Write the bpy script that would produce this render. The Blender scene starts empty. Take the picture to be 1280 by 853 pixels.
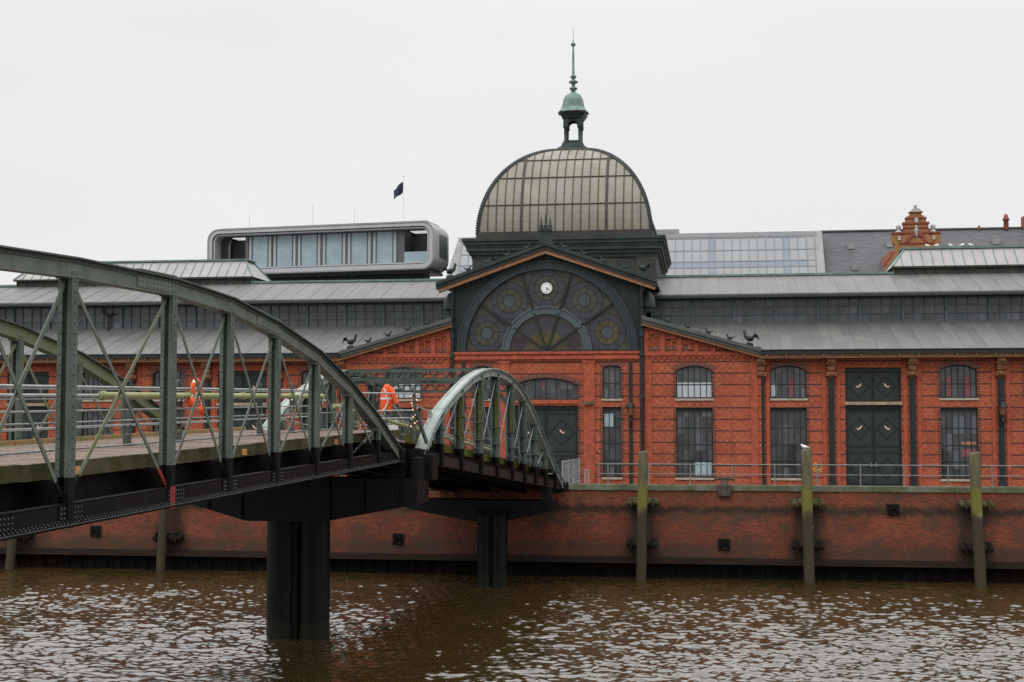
import bpy, math, random
import numpy as np
from mathutils import Vector, Matrix, noise
random.seed(7)
R = math.radians
scene = bpy.context.scene
col = scene.collection

# ------------------------------------------------------------------ mesh builder
class MB:
    """Collects shapes and links them as ONE mesh object."""
    def __init__(self): self.V = []; self.F = []; self.M = []; self.S = []
    def add(self, vs, fs, m=0, smooth=False):
        b = len(self.V); self.V += [tuple(v) for v in vs]
        for f in fs:
            self.F.append([b + i for i in f]); self.M.append(m); self.S.append(smooth)
        return self
    def quad(self, a, b, c, d, m=0): return self.add([a, b, c, d], [(0, 1, 2, 3)], m)
    def box(self, x0, x1, y0, y1, z0, z1, m=0):
        v = [(x0,y0,z0),(x1,y0,z0),(x1,y1,z0),(x0,y1,z0),(x0,y0,z1),(x1,y0,z1),(x1,y1,z1),(x0,y1,z1)]
        return self.add(v, [(0,3,2,1),(4,5,6,7),(0,1,5,4),(1,2,6,5),(2,3,7,6),(3,0,4,7)], m)
    def bar(self, p, q, w, h, m=0, up=(0, 0, 1), ext=0.0):
        """box from p to q, w wide (sideways), h high (along up)"""
        p = Vector(p); q = Vector(q); d = (q - p).normalized(); p = p - d*ext; q = q + d*ext
        u = Vector(up); s = d.cross(u)
        if s.length < 1e-5: s = d.cross(Vector((0, 1, 0)))
        s.normalize(); u = s.cross(d).normalized()
        v = []
        for c in (p, q):
            for a, b in ((-1,-1),(1,-1),(1,1),(-1,1)): v.append(c + s*(a*w/2) + u*(b*h/2))
        return self.add(v, [(3,2,1,0),(4,5,6,7),(0,1,5,4),(1,2,6,5),(2,3,7,6),(3,0,4,7)], m)
    def tube(self, p, q, r0, r1=None, n=10, m=0, caps=True):
        r1 = r0 if r1 is None else r1
        p = Vector(p); q = Vector(q); d = (q - p).normalized()
        s = d.cross(Vector((0,0,1)))
        if s.length < 1e-4: s = Vector((1,0,0))
        s.normalize(); t = d.cross(s)
        v = []
        for c, r in ((p, r0), (q, r1)):
            for i in range(n):
                a = 2*math.pi*i/n; v.append(c + s*(r*math.cos(a)) + t*(r*math.sin(a)))
        self.add(v, [(i, (i+1) % n, n+(i+1) % n, n+i) for i in range(n)], m, True)
        if caps: self.add(v[:n], [tuple(range(n))[::-1]], m); self.add(v[n:], [tuple(range(n))], m)
        return self
    def path(self, pts, r, n=8, m=0, close=False):
        """smooth pipe through points; r a number or list"""
        P = [Vector(p) for p in pts]; k = len(P); v = []
        for i, c in enumerate(P):
            a = P[(i-1) % k] if (close or i) else P[0]; b = P[(i+1) % k] if (close or i < k-1) else P[-1]
            d = (b - a).normalized(); s = d.cross(Vector((0,0,1)))
            if s.length < 1e-3: s = d.cross(Vector((0,1,0)))
            s.normalize(); t = d.cross(s); rr = r[i] if isinstance(r, (list, tuple)) else r
            for j in range(n):
                an = 2*math.pi*j/n; v.append(c + s*(rr*math.cos(an)) + t*(rr*math.sin(an)))
        fs = []
        for i in range(k if close else k-1):
            i2 = (i+1) % k
            for j in range(n): fs.append((i*n+j, i*n+(j+1) % n, i2*n+(j+1) % n, i2*n+j))
        self.add(v, fs, m, True)
        if not close: self.add(v[:n], [tuple(range(n))[::-1]], m); self.add(v[-n:], [tuple(range(n))], m)
        return self
    def lathe(self, c, prof, n=16, m=0, sx=1, sy=1, smooth=True, rot=0):
        """prof = [(r, z)...] round the vertical axis through c"""
        v = []
        for r, z in prof:
            for i in range(n):
                a = 2*math.pi*i/n + rot; v.append((c[0] + sx*r*math.cos(a), c[1] + sy*r*math.sin(a), c[2] + z))
        fs = []
        for k in range(len(prof)-1):
            for i in range(n): fs.append((k*n+i, k*n+(i+1) % n, (k+1)*n+(i+1) % n, (k+1)*n+i))
        self.add(v, fs, m, smooth)
        self.add(v[:n], [tuple(range(n))[::-1]], m); self.add(v[-n:], [tuple(range(n))], m)
        return self
    def ell(self, c, r, n=12, k=8, m=0, rot=None):
        v = []; fs = []
        for i in range(1, k):
            th = math.pi*i/k
            for j in range(n):
                ph = 2*math.pi*j/n; v.append(Vector((r[0]*math.sin(th)*math.cos(ph), r[1]*math.sin(th)*math.sin(ph), r[2]*math.cos(th))))
        v.append(Vector((0,0,r[2]))); v.append(Vector((0,0,-r[2]))); T = len(v)-2; B = len(v)-1
        for i in range(k-2):
            for j in range(n): fs.append((i*n+j, (i+1)*n+j, (i+1)*n+(j+1) % n, i*n+(j+1) % n))
        for j in range(n): fs.append((T, j, (j+1) % n)); fs.append((B, (k-2)*n+(j+1) % n, (k-2)*n+j))
        if rot is not None: v = [rot @ a for a in v]
        return self.add([a + Vector(c) for a in v], fs, m, True)
    def prism(self, poly, y0, y1, m=0):
        """outline [(x, z)...] given counter-clockwise seen from -y, extruded from y0 (front) to y1"""
        n = len(poly)
        self.add([(x, y0, z) for x, z in poly], [tuple(range(n))], m)
        self.add([(x, y1, z) for x, z in poly], [tuple(range(n))[::-1]], m)
        v = [(x, y0, z) for x, z in poly] + [(x, y1, z) for x, z in poly]
        return self.add(v, [(i, n+i, n+(i+1) % n, (i+1) % n) for i in range(n)], m)
    def ring(self, cx, cz, r0, r1, a0, a1, y0, y1, m=0, n=32):
        """flat arc band in the x-z plane with depth"""
        A = [a0 + (a1-a0)*i/n for i in range(n+1)]
        for i in range(n):
            p = [(cx + r*math.cos(a), cz + r*math.sin(a)) for r, a in ((r0, A[i]), (r1, A[i]), (r1, A[i+1]), (r0, A[i+1]))]
            v = [(x, y0, z) for x, z in p] + [(x, y1, z) for x, z in p]
            f = [(0,1,2,3), (1,5,6,2), (3,7,4,0)]
            if i == 0: f.append((0,4,5,1))
            if i == n-1: f.append((2,6,7,3))
            self.add(v, f, m)
        return self
    def disc(self, cx, cz, r, y, m=0, n=32, y1=None):
        A = [2*math.pi*i/n for i in range(n)]
        p = [(cx + r*math.cos(a), cz + r*math.sin(a)) for a in A]
        return self.prism(p, y, y1 if y1 is not None else y+.02, m)
    def build(self, name, mats, parent=None, off=(0, 0, 0)):
        me = bpy.data.meshes.new(name); ox, oy, oz = off
        me.from_pydata([(x-ox, y-oy, z-oz) for x, y, z in self.V], [], self.F)
        for m in (mats if isinstance(mats, (list, tuple)) else [mats]): me.materials.append(m)
        me.polygons.foreach_set('material_index', self.M); me.polygons.foreach_set('use_smooth', self.S)
        me.update()
        o = bpy.data.objects.new(name, me); col.objects.link(o)
        if parent is not None: o.parent = parent
        elif off != (0, 0, 0): o.location = off
        return o

def tag(o, label=None, cat=None, group=None, kind=None):
    if label: o['label'] = label
    if cat: o['category'] = cat
    if group: o['group'] = group
    if kind: o['kind'] = kind
    return o
def thing(name, label, cat, loc=(0, 0, 0), rz=0, group=None):
    o = bpy.data.objects.new(name, None); col.objects.link(o)
    o.location = loc; o.rotation_euler.z = rz; o.empty_display_size = .3
    return tag(o, label, cat, group)
def copy_tree(o, parent=None):
    c = o.copy(); col.objects.link(c)
    if parent is not None: c.parent = parent
    for ch in [x for x in bpy.data.objects if x.parent == o]: copy_tree(ch, c)
    return c

# ------------------------------------------------------------------ materials
class NT:
    def __init__(self, name):
        self.m = bpy.data.materials.new(name); self.m.use_nodes = True
        self.t = self.m.node_tree; self.t.nodes.clear()
        self.out = self.n('ShaderNodeOutputMaterial'); self.b = self.n('ShaderNodeBsdfPrincipled')
        self.l(self.b.outputs[0], self.out.inputs[0])
    def n(self, ty, **kw):
        x = self.t.nodes.new(ty)
        for k, v in kw.items(): setattr(x, k, v)
        return x
    def l(self, a, b): self.t.links.new(a, b)
    def pos(self):
        if not hasattr(self, '_p'): self._p = self.n('ShaderNodeNewGeometry').outputs['Position']
        return self._p
    def xyz(self):
        if not hasattr(self, '_x'):
            s = self.n('ShaderNodeSeparateXYZ'); self.l(self.pos(), s.inputs[0]); self._x = s.outputs
        return self._x
    def math(self, op, a, b=None, c=None, clamp=False):
        x = self.n('ShaderNodeMath', operation=op, use_clamp=clamp)
        for i, v in enumerate((a, b, c)):
            if v is None: continue
            if isinstance(v, (int, float)): x.inputs[i].default_value = v
            else: self.l(v, x.inputs[i])
        return x.outputs[0]
    def noise(self, scale, detail=3, rough=.55, sx=1, sy=1, sz=1):
        mp = self.n('ShaderNodeMapping'); mp.inputs['Scale'].default_value = (sx, sy, sz); self.l(self.pos(), mp.inputs[0])
        x = self.n('ShaderNodeTexNoise'); x.inputs['Scale'].default_value = scale; x.inputs['Detail'].default_value = detail
        x.inputs['Roughness'].default_value = rough; self.l(mp.outputs[0], x.inputs['Vector']); return x.outputs['Fac']
    def rng(self, v, a, b, c=0, d=1, smooth=True):
        x = self.n('ShaderNodeMapRange'); x.interpolation_type = 'SMOOTHSTEP' if smooth else 'LINEAR'
        for i, k in enumerate((a, b, c, d)): x.inputs[i+1].default_value = k
        self.l(v, x.inputs[0]); return x.outputs[0]
    def mix(self, f, a, b, mode='MIX'):
        x = self.n('ShaderNodeMix', data_type='RGBA', blend_type=mode)
        for i, v in ((0, f), (6, a), (7, b)):
            if isinstance(v, (int, float)): x.inputs[i].default_value = v
            elif isinstance(v, tuple): x.inputs[i].default_value = (*v[:3], 1)
            else: self.l(v, x.inputs[i])
        return x.outputs[2]
    def color(self, c):
        if isinstance(c, tuple): self.b.inputs['Base Color'].default_value = (*c[:3], 1)
        else: self.l(c, self.b.inputs['Base Color'])
    def bump(self, h, s=.3, d=.02):
        x = self.n('ShaderNodeBump'); x.inputs['Strength'].default_value = s; x.inputs['Distance'].default_value = d
        self.l(h, x.inputs['Height']); self.l(x.outputs[0], self.b.inputs['Normal'])
    def set(self, rough=.6, metal=0, spec=.5):
        self.b.inputs['Roughness'].default_value = rough; self.b.inputs['Metallic'].default_value = metal
        self.b.inputs['Specular IOR Level'].default_value = spec; return self

def pm(name, c, rough=.6, var=.25, scale=2.0, c2=None, patch=.5, bump=.15, metal=0, spec=.5, stretch=(1, 1, 1), fine=25):
    """weathered surface: base colour, broad patches of a second colour, fine grain"""
    t = NT(name); t.set(rough, metal, spec)
    c2 = c2 or tuple(x*(1-var) for x in c)
    a = t.noise(scale, 5, .6, *stretch)
    base = t.mix(t.rng(a, patch-.18, patch+.18), c, c2)
    f = t.noise(fine, 3, .6)
    base = t.mix(t.rng(f, .3, .7, 0, var*.7), base, tuple(x*.55 for x in c2))
    t.color(base)
    if bump: t.bump(f, bump, .02)
    r = t.math('MULTIPLY_ADD', a, .25, rough-.12, clamp=True); t.l(r, t.b.inputs['Roughness'])
    return t.m

def brick(name, c1, c2, mortar, bands=False, diaper=False, soot=None, stain=None):
    """running-bond brick laid in the x-z plane of the wall"""
    t = NT(name); t.set(.85, 0, .25); x = t.xyz()
    cb = t.n('ShaderNodeCombineXYZ'); t.l(t.math('ADD', x[0], x[1]), cb.inputs[0]); t.l(x[2], cb.inputs[1])
    b = t.n('ShaderNodeTexBrick'); b.offset = .5
    for k, v in (('Scale', 1), ('Mortar Size', .009), ('Mortar Smooth', .3), ('Bias', 0), ('Brick Width', .25), ('Row Height', .077)): b.inputs[k].default_value = v
    for k, v in (('Color1', c1), ('Color2', c2), ('Mortar', mortar)): b.inputs[k].default_value = (*v, 1)
    t.l(cb.outputs[0], b.inputs['Vector']); c = b.outputs[0]
    big = t.noise(.45, 5, .62)
    c = t.mix(t.rng(big, .35, .68, 0, .5), c, tuple(v*.62 for v in c2))
    gr = t.noise(9, 4, .7); c = t.mix(t.rng(gr, .35, .75, 0, .27), c, tuple(v*.5 for v in c1))
    gr2 = t.noise(5, 3, .7, 1, 1, 2.5); c = t.mix(t.rng(gr2, .5, .8, 0, .35), c, tuple(min(1, v*1.5) for v in c1))
    if diaper:   # pale glazed headers laid as a diamond net between the string bands
        p = .44
        d1 = t.math('ABSOLUTE', t.math('SUBTRACT', t.math('FRACT', t.math('DIVIDE', t.math('ADD', x[0], x[2]), p)), .5))
        d2 = t.math('ABSOLUTE', t.math('SUBTRACT', t.math('FRACT', t.math('DIVIDE', t.math('SUBTRACT', x[0], x[2]), p)), .5))
        w = t.math('MAXIMUM', t.rng(d1, .41, .47), t.rng(d2, .41, .47))
        w = t.math('MULTIPLY', w, t.rng(t.noise(1.1, 3), .35, .65, .03, .32)); c = t.mix(w, c, (.50, .24, .15))
    if bands:    # single courses of dark glazed brick every 0.7 m
        f = t.math('ABSOLUTE', t.math('SUBTRACT', t.math('FRACT', t.math('DIVIDE', t.math('ADD', x[2], .25), .7)), .5))
        w = t.math('MULTIPLY', t.rng(f, .435, .45), t.rng(t.noise(2.2, 2), .3, .5, .55, .95)); c = t.mix(w, c, (.035, .02, .018))
    if bands:
        ro = t.noise(2.0, 4, .7, 1.6, 1.6, .13); c = t.mix(t.rng(ro, .5, .78, 0, .6), c, (.10, .035, .02))
        sa = t.noise(1.4, 5, .75); c = t.mix(t.rng(sa, .6, .74, 0, .4), c, (.42, .16, .09))
    if stain is not None:
        c = stain(t, x, c)
    t.color(c)
    t.bump(t.math('MULTIPLY_ADD', b.outputs['Fac'], -1, gr), .4, .012)
    return t.m

def quay_stain(t, x, c):
    z = x[2]
    n1 = t.noise(.55, 5, .65, 1, 1, 1.6); n2 = t.noise(1.8, 5, .7, 1, 1, .6)
    zz = t.math('ADD', z, t.math('MULTIPLY', t.math('SUBTRACT', n2, .5), .9))
    # damp belt under the coping, tide-wet foot
    belt = t.math('MULTIPLY', t.rng(zz, -1.75, -1.3), t.rng(zz, -.85, -1.25))
    c = t.mix(t.math('MULTIPLY', belt, .9), c, (.016, .013, .007))
    foot = t.math('MULTIPLY', t.rng(zz, -2.3, -3.9), t.rng(n1, .28, .62, .25, 1)); c = t.mix(t.math('MULTIPLY', foot, .78), c, (.055, .026, .016))
    c = t.mix(t.rng(n1, .47, .66, 0, .75), c, (.05, .032, .02))
    gr = t.math('MULTIPLY', t.rng(zz, -1.2, -.3), t.rng(n2, .5, .7)); c = t.mix(t.math('MULTIPLY', gr, .5), c, (.05, .05, .016))
    for px in (6.0, 15.4, 24.5, -22.7, -32.4):   # run-off stains round the piles and fenders
        d = t.math('ABSOLUTE', t.math('SUBTRACT', x[0], px)); d = t.math('ADD', d, t.math('MULTIPLY', t.math('SUBTRACT', n2, .5), .9))
        m = t.math('MULTIPLY', t.rng(d, 1.35, .55), t.rng(zz, -1.7, -2.9)); m2 = t.math('MULTIPLY', t.rng(d, 1.0, .5), t.rng(zz, -.3, -1.0))
        c = t.mix(t.math('MULTIPLY', t.math('MAXIMUM', m, m2), .85), c, (.022, .015, .01))
    lf = t.math('MULTIPLY', t.rng(zz, -3.15, -3.35), t.rng(n1, .3, .5)); c = t.mix(t.math('MULTIPLY', lf, .5), c, (.045, .026, .016))
    sp = t.rng(t.noise(3.0, 5, .8), .71, .75); c = t.mix(t.math('MULTIPLY', sp, .5), c, (.35, .24, .17))
    return c

M = {}
M['brick'] = brick('facade_brick', (.385, .082, .035), (.25, .047, .021), (.22, .085, .05))
M['brick_band'] = brick('facade_brick_banded', (.385, .082, .035), (.25, .047, .021), (.23, .09, .055), bands=True, diaper=True)
M['brick_dark'] = pm('glazed_dark_brick', (.05, .026, .022), .45, .3, 6)
M['brick_mould'] = pm('moulded_brick', (.36, .068, .028), .8, .4, 3)
M['brick_quay'] = brick('quay_brick', (.225, .046, .020), (.088, .023, .013), (.135, .08, .052), stain=quay_stain)
M['terracotta'] = pm('tan_terracotta', (.22, .085, .028), .8, .5, 4)
M['timber_tan'] = pm('tan_painted_board', (.36, .18, .085), .7, .35, 2.5, stretch=(1, 1, 3))
def cell(t, u, v):
    c = t.n('ShaderNodeCombineXYZ'); t.l(t.math('FLOOR', u), c.inputs[0]); t.l(t.math('FLOOR', v), c.inputs[1])
    w = t.n('ShaderNodeTexWhiteNoise', noise_dimensions='2D'); t.l(c.outputs[0], w.inputs[0]); return w.outputs[0]
def lead_mat():
    t = NT('lead_roof'); t.set(.55, 0, .4); x = t.xyz()
    sh = cell(t, t.math('DIVIDE', x[0], .625), t.math('DIVIDE', t.math('ADD', x[1], t.math('MULTIPLY', t.math('FLOOR', t.math('DIVIDE', x[0], .625)), 1.37)), 2.6))
    c = t.mix(sh, (.070, .071, .068), (.094, .093, .088))
    st = t.noise(1.3, 4, .65, 2.2, .16, .16); c = t.mix(t.rng(st, .45, .75, 0, .5), c, (.048, .049, .046))
    pa = t.noise(.5, 5, .7); c = t.mix(t.rng(pa, .55, .7, 0, .5), c, (.115, .112, .102))
    dr = t.noise(6, 3, .8, 1.5, .35, .35); c = t.mix(t.rng(dr, .72, .78, 0, .7), c, (.2, .2, .19))
    t.color(c); t.bump(t.math('ADD', st, pa), .25, .05); return t.m
M['lead'] = lead_mat()
M['lead2'] = pm('grey_zinc_and_glint', (.06, .067, .062), .55, .3, 1.2)
M['copper'] = pm('green_copper', (.12, .20, .165), .6, .35, 1.5, c2=(.075, .115, .10))
M['copper_dk'] = pm('dark_patinated_copper', (.030, .042, .037), .55, .4, 1.3, c2=(.016, .021, .019), spec=.25)
M['copper_br'] = pm('brown_patinated_copper', (.042, .040, .033), .6, .4, 1.2, c2=(.024, .027, .023), spec=.25)
M['iron_green'] = pm('dark_green_iron', (.012, .018, .018), .5, .3, 1.5, spec=.3)
M['iron_frame'] = pm('blue_green_iron', (.05, .072, .078), .42, .3, 1.5)
M['iron_dim'] = pm('dim_blue_green_iron', (.026, .038, .042), .5, .3, 1.5, spec=.25)
M['panel'] = pm('dark_pediment_boards', (.016, .022, .022), .6, .25, 1.0, stretch=(5, 1, .3), spec=.2)
M['door'] = pm('dark_green_door', (.014, .020, .019), .5, .3, 2, spec=.3)
M['black'] = pm('black_bridge_paint', (.0035, .0035, .0038), .5, .35, 3, c2=(.007, .0055, .005), spec=.1)
M['black_brown'] = pm('dark_brown_web', (.030, .018, .0155), .55, .4, 2, c2=(.016, .011, .010), spec=.2)
M['truss'] = pm('grey_green_bridge_paint', (.105, .122, .098), .55, .3, 1.6, c2=(.07, .083, .066), patch=.56, spec=.3)
M['truss_mid2'] = pm('darker_green_post_paint', (.082, .10, .084), .55, .3, 1.7, c2=(.055, .068, .056), spec=.3)  # posts a darker green than the chords
M['truss_dk'] = pm('weathered_and_shade_paint', (.062, .078, .066), .55, .3, 2.0, spec=.3)
M['truss_lt'] = pm('sky_sheen_bridge_paint', (.20, .235, .215), .45, .22, 1.6, c2=(.13, .155, .14), patch=.6)  # paler than the first span: sky reflection put into the colour
M['truss_mid'] = pm('mid_grey_green_paint', (.072, .094, .082), .5, .3, 1.8, c2=(.046, .06, .052), spec=.3)
M['truss_alg'] = pm('algae_covered_paint', (.10, .118, .082), .7, .4, 1.3, c2=(.10, .108, .022), patch=.56)
M['rust'] = pm('rusty_bridge_steel', (.06, .04, .03), .75, .4, 4)
M['red'] = pm('red_primer', (.20, .010, .008), .5, .3, 4)
M['rail_grey'] = pm('grey_painted_rail', (.17, .17, .165), .5, .25, 3)
M['galv'] = pm('galvanised_pipe', (.27, .285, .28), .45, .25, 3)
M['pipe_alg'] = pm('algae_pipe', (.235, .255, .125), .65, .4, 2.2, c2=(.165, .19, .055))
M['deck'] = pm('worn_deck_planks', (.27, .205, .165), .85, .5, .9, c2=(.16, .12, .095), stretch=(1, 5, 1))
M['deck_edge'] = pm('mossy_timber_edge', (.085, .066, .042), .9, .55, 1.4, c2=(.04, .042, .012), spec=.15)
M['kerb'] = pm('orange_brown_kerb', (.25, .12, .05), .75, .5, 2, c2=(.14, .12, .03))
M['moss'] = pm('moss', (.095, .095, .018), .9, .5, 3, c2=(.05, .055, .012), spec=.1)
M['coping'] = pm('mossy_coping', (.13, .14, .10), .85, .5, 1.1, c2=(.06, .07, .028), patch=.48)
M['tag'] = pm('ochre_tag', (.52, .25, .07), .5, .2, 4)
M['white'] = pm('white_paint', (.72, .72, .7), .5, .12, 2)
M['wood_tar'] = pm('tarred_timber', (.014, .012, .009), .85, .4, 3, spec=.15)
M['sheet'] = pm('rusty_sheet_piling', (.006, .004, .003), .8, .5, 2, spec=.1)
M['wale'] = pm('wet_timber_wale', (.024, .015, .010), .8, .4, 1.4, stretch=(.3, 1, 2), spec=.15)
M['lintel'] = pm('pale_weathered_lintel', (.30, .25, .17), .75, .35, 3)
M['door_lf'] = pm('dark_green_door_boards', (.022, .031, .030), .5, .3, 2, spec=.3)
M['stone'] = pm('pale_sill_stone', (.33, .30, .24), .75, .25, 3)
M['pavement'] = pm('quay_paving', (.2, .19, .18), .85, .25, 2)
M['gray_metal'] = pm('grey_alu_panel', (.34, .35, .36), .4, .1, .7, bump=0)
M['bar_grey'] = pm('grey_glazing_bar', (.13, .135, .14), .5, .1, .7, bump=0)
M['gray_mid'] = pm('mid_grey_panel', (.22, .225, .225), .5, .15, .7, bump=0)
M['gray_dark'] = pm('dark_grey_cladding', (.075, .08, .085), .5, .15, .7, bump=0)
M['teal_dark'] = pm('dark_teal_soffit', (.011, .018, .021), .5, .2, .8, bump=0)
M['slate'] = pm('roof_slate', (.072, .070, .078), .75, .35, 1.2, c2=(.052, .051, .056), stretch=(1, 1, 4), fine=9)
M['ochre_brick'] = brick('ochre_brick', (.34, .16, .065), (.27, .115, .045), (.28, .15, .08))
M['redbrown'] = pm('red_brown_brick', (.22, .05, .03), .8, .3, 4)
M['bronze'] = pm('dark_bronze', (.013, .016, .015), .6, .4, 5, c2=(.022, .032, .028), spec=.25)
M['orange'] = pm('hi_vis_orange', (.62, .075, .014), .6, .15, 6, spec=.3)
M['reflective'] = pm('silver_reflective_band', (.55, .55, .53), .35, .1, 6)
M['navy'] = pm('navy_cloth', (.016, .02, .045), .8, .2, 5)
M['rope'] = pm('rope', (.4, .33, .2), .9, .2, 8)
M['pink'] = pm('pale_pink_paint', (.75, .45, .38), .5, .1, 6)
M['yellow'] = pm('yellow_spray', (.6, .42, .04), .6, .1, 6)
M['gable_stone'] = pm('grey_white_gable_stone', (.40, .39, .37), .7, .3, 3)
M['gull'] = pm('gull_feathers', (.72, .72, .72), .8, .1, 6)

def glass(name, c, rough=.07, spec=.5, var=.2, scale=.8, pane=None):
    t = NT(name); t.set(rough, 0, spec)
    k = t.mix(t.rng(t.noise(scale, 3), .35, .65), c, tuple(v*(1-var) for v in c))
    if pane:
        x = t.xyz(); w = cell(t, t.math('DIVIDE', t.math('ADD', x[0], x[1]), pane[0]), t.math('DIVIDE', x[2], pane[1]))
        k = t.mix(t.rng(w, 0, 1, 0, pane[2], False), k, tuple(v*.3 for v in c)); k = t.mix(t.rng(w, .8, 1, 0, pane[2]), k, tuple(v*1.9 for v in c))
        nb = t.math('MULTIPLY_ADD', w, 1.0, t.noise(1.2, 2)); t.l(t.math('MULTIPLY_ADD', w, .12, rough), t.b.inputs['Roughness'])
    t.color(k); t.bump(t.noise(1.6, 2), .12, .06); return t.m
M['glass'] = glass('dark_window_glass', (.050, .054, .060), .06, .5, .6, .7, (.365, 1.03, .75))
M['glass_b'] = glass('dim_window_glass', (.075, .08, .086), .1, .5, .5, .9, (.365, .97, .7))
M['glass_blue'] = glass('blue_grey_glass', (.25, .33, .365), .1, .5, .15)
M['curtain'] = pm('pale_curtain_behind_glass', (.36, .41, .42), .3, .12, 3, stretch=(8, 1, .2), bump=0)
M['glass_cl'] = glass('clerestory_glass', (.066, .069, .077), .18, .5, .35, .5, (.66, .51, .55))
M['glass_dome'] = glass('frosted_dome_pane', (.178, .159, .122), .4, .4, .14, .9, (.583, 2.05, .12))
M['glass_mon'] = pm('wired_skylight_glass', (.24, .228, .225), .35, .18, .6, bump=0)
M['glass_pale'] = pm('pale_sloped_glazing', (.215, .225, .238), .25, .12, .25, bump=0)
M['glass_bl2'] = pm('bluish_sloped_glazing', (.14, .172, .215), .25, .12, .3, bump=0)
M['st_olive'] = glass('olive_stained_glass', (.048, .042, .026), .3, .4, .3, 1.5)
M['st_purple'] = glass('purple_grey_stained_glass', (.032, .032, .042), .3, .4, .25, 1.2)
M['st_yellow'] = glass('amber_stained_glass', (.075, .056, .02), .3, .4, .45, 1.6)
M['st_blue'] = glass('blue_stained_glass', (.045, .06, .063), .3, .4, .3, 1.5)
M['st_wine'] = glass('wine_stained_glass', (.03, .017, .021), .3, .4, .3, 1.5)
M['red_cloth'] = pm('dull_red_banner', (.20, .05, .06), .7, .2, 3)

def emit(name, c, s):
    t = NT(name); t.set(.4); t.color(c); t.b.inputs['Emission Color'].default_value = (*c, 1); t.b.inputs['Emission Strength'].default_value = s; return t.m
M['bulb'] = emit('lit_bulb', (1, .55, .28), .55)
M['ceil_lamp'] = emit('ceiling_lamp', (1, .97, .92), .55)
def pile_mat():
    t = NT('weathered_pile_timber'); t.set(.85, 0, .2); z = t.xyz()[2]
    n = t.noise(2.2, 5, .65, 1, 1, .5); g = t.noise(14, 4, .7, 1, 1, .12)
    zz = t.math('ADD', z, t.math('MULTIPLY', t.math('SUBTRACT', n, .5), 1.6))
    c = t.mix(t.rng(g, .3, .7), (.12, .108, .060), (.055, .048, .028))
    mo = t.math('MULTIPLY', t.rng(zz, -1.5, -.9), t.rng(zz, .6, -.2)); c = t.mix(t.math('MULTIPLY', mo, .85), c, (.12, .115, .02))
    c = t.mix(t.math('MULTIPLY', t.rng(zz, -1.0, -1.6), .9), c, (.034, .026, .016))
    br = t.math('MULTIPLY', t.rng(n, .6, .66), t.math('MULTIPLY', t.rng(z, -2.3, -1.9), t.rng(z, -1.0, -1.4))); c = t.mix(br, c, (.3, .2, .09))
    t.color(c); t.bump(g, .6, .03); return t.m
M['pile'] = pile_mat()
def pier_mat():
    t = NT('black_pier_coating'); t.set(.42, 0, .14); z = t.xyz()[2]
    st = t.noise(2.6, 5, .7, 1, 1, .09); c = t.mix(t.rng(st, .4, .7), (.0028, .003, .0033), (.0068, .0072, .0078))
    n = t.noise(1.7, 5, .7); c = t.mix(t.rng(n, .64, .74, 0, .7), c, (.022, .012, .007))
    zz = t.math('ADD', z, t.math('MULTIPLY', t.math('SUBTRACT', n, .5), .5))
    c = t.mix(t.math('MULTIPLY', t.rng(zz, -4.3, -4.75), .8), c, (.013, .0125, .006))
    t.color(c); t.bump(st, .3, .02); t.l(t.math('MULTIPLY_ADD', st, .4, .25), t.b.inputs['Roughness']); return t.m
M['pier'] = pier_mat()
def water_mat():
    t = NT('river_water'); t.set(.045, 0, .5); t.b.inputs['IOR'].default_value = 1.8
    t.color(t.mix(t.rng(t.noise(.08, 3), .35, .65), (.030, .0195, .0062), (.022, .0145, .005)))
    a = t.noise(5.5, 4, .6, .45, 1, 1); b = t.noise(16, 3, .6, .6, 1, 1)
    t.bump(t.math('MULTIPLY_ADD', b, .3, a), .32, .035); return t.m
M['water'] = water_mat()
# ================================================================== land and river
land = MB(); land.box(-400, 400, -3.3, 600, -.5, 0, 0)
tag(land.build('pavement', M['pavement']), kind='structure')

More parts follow.
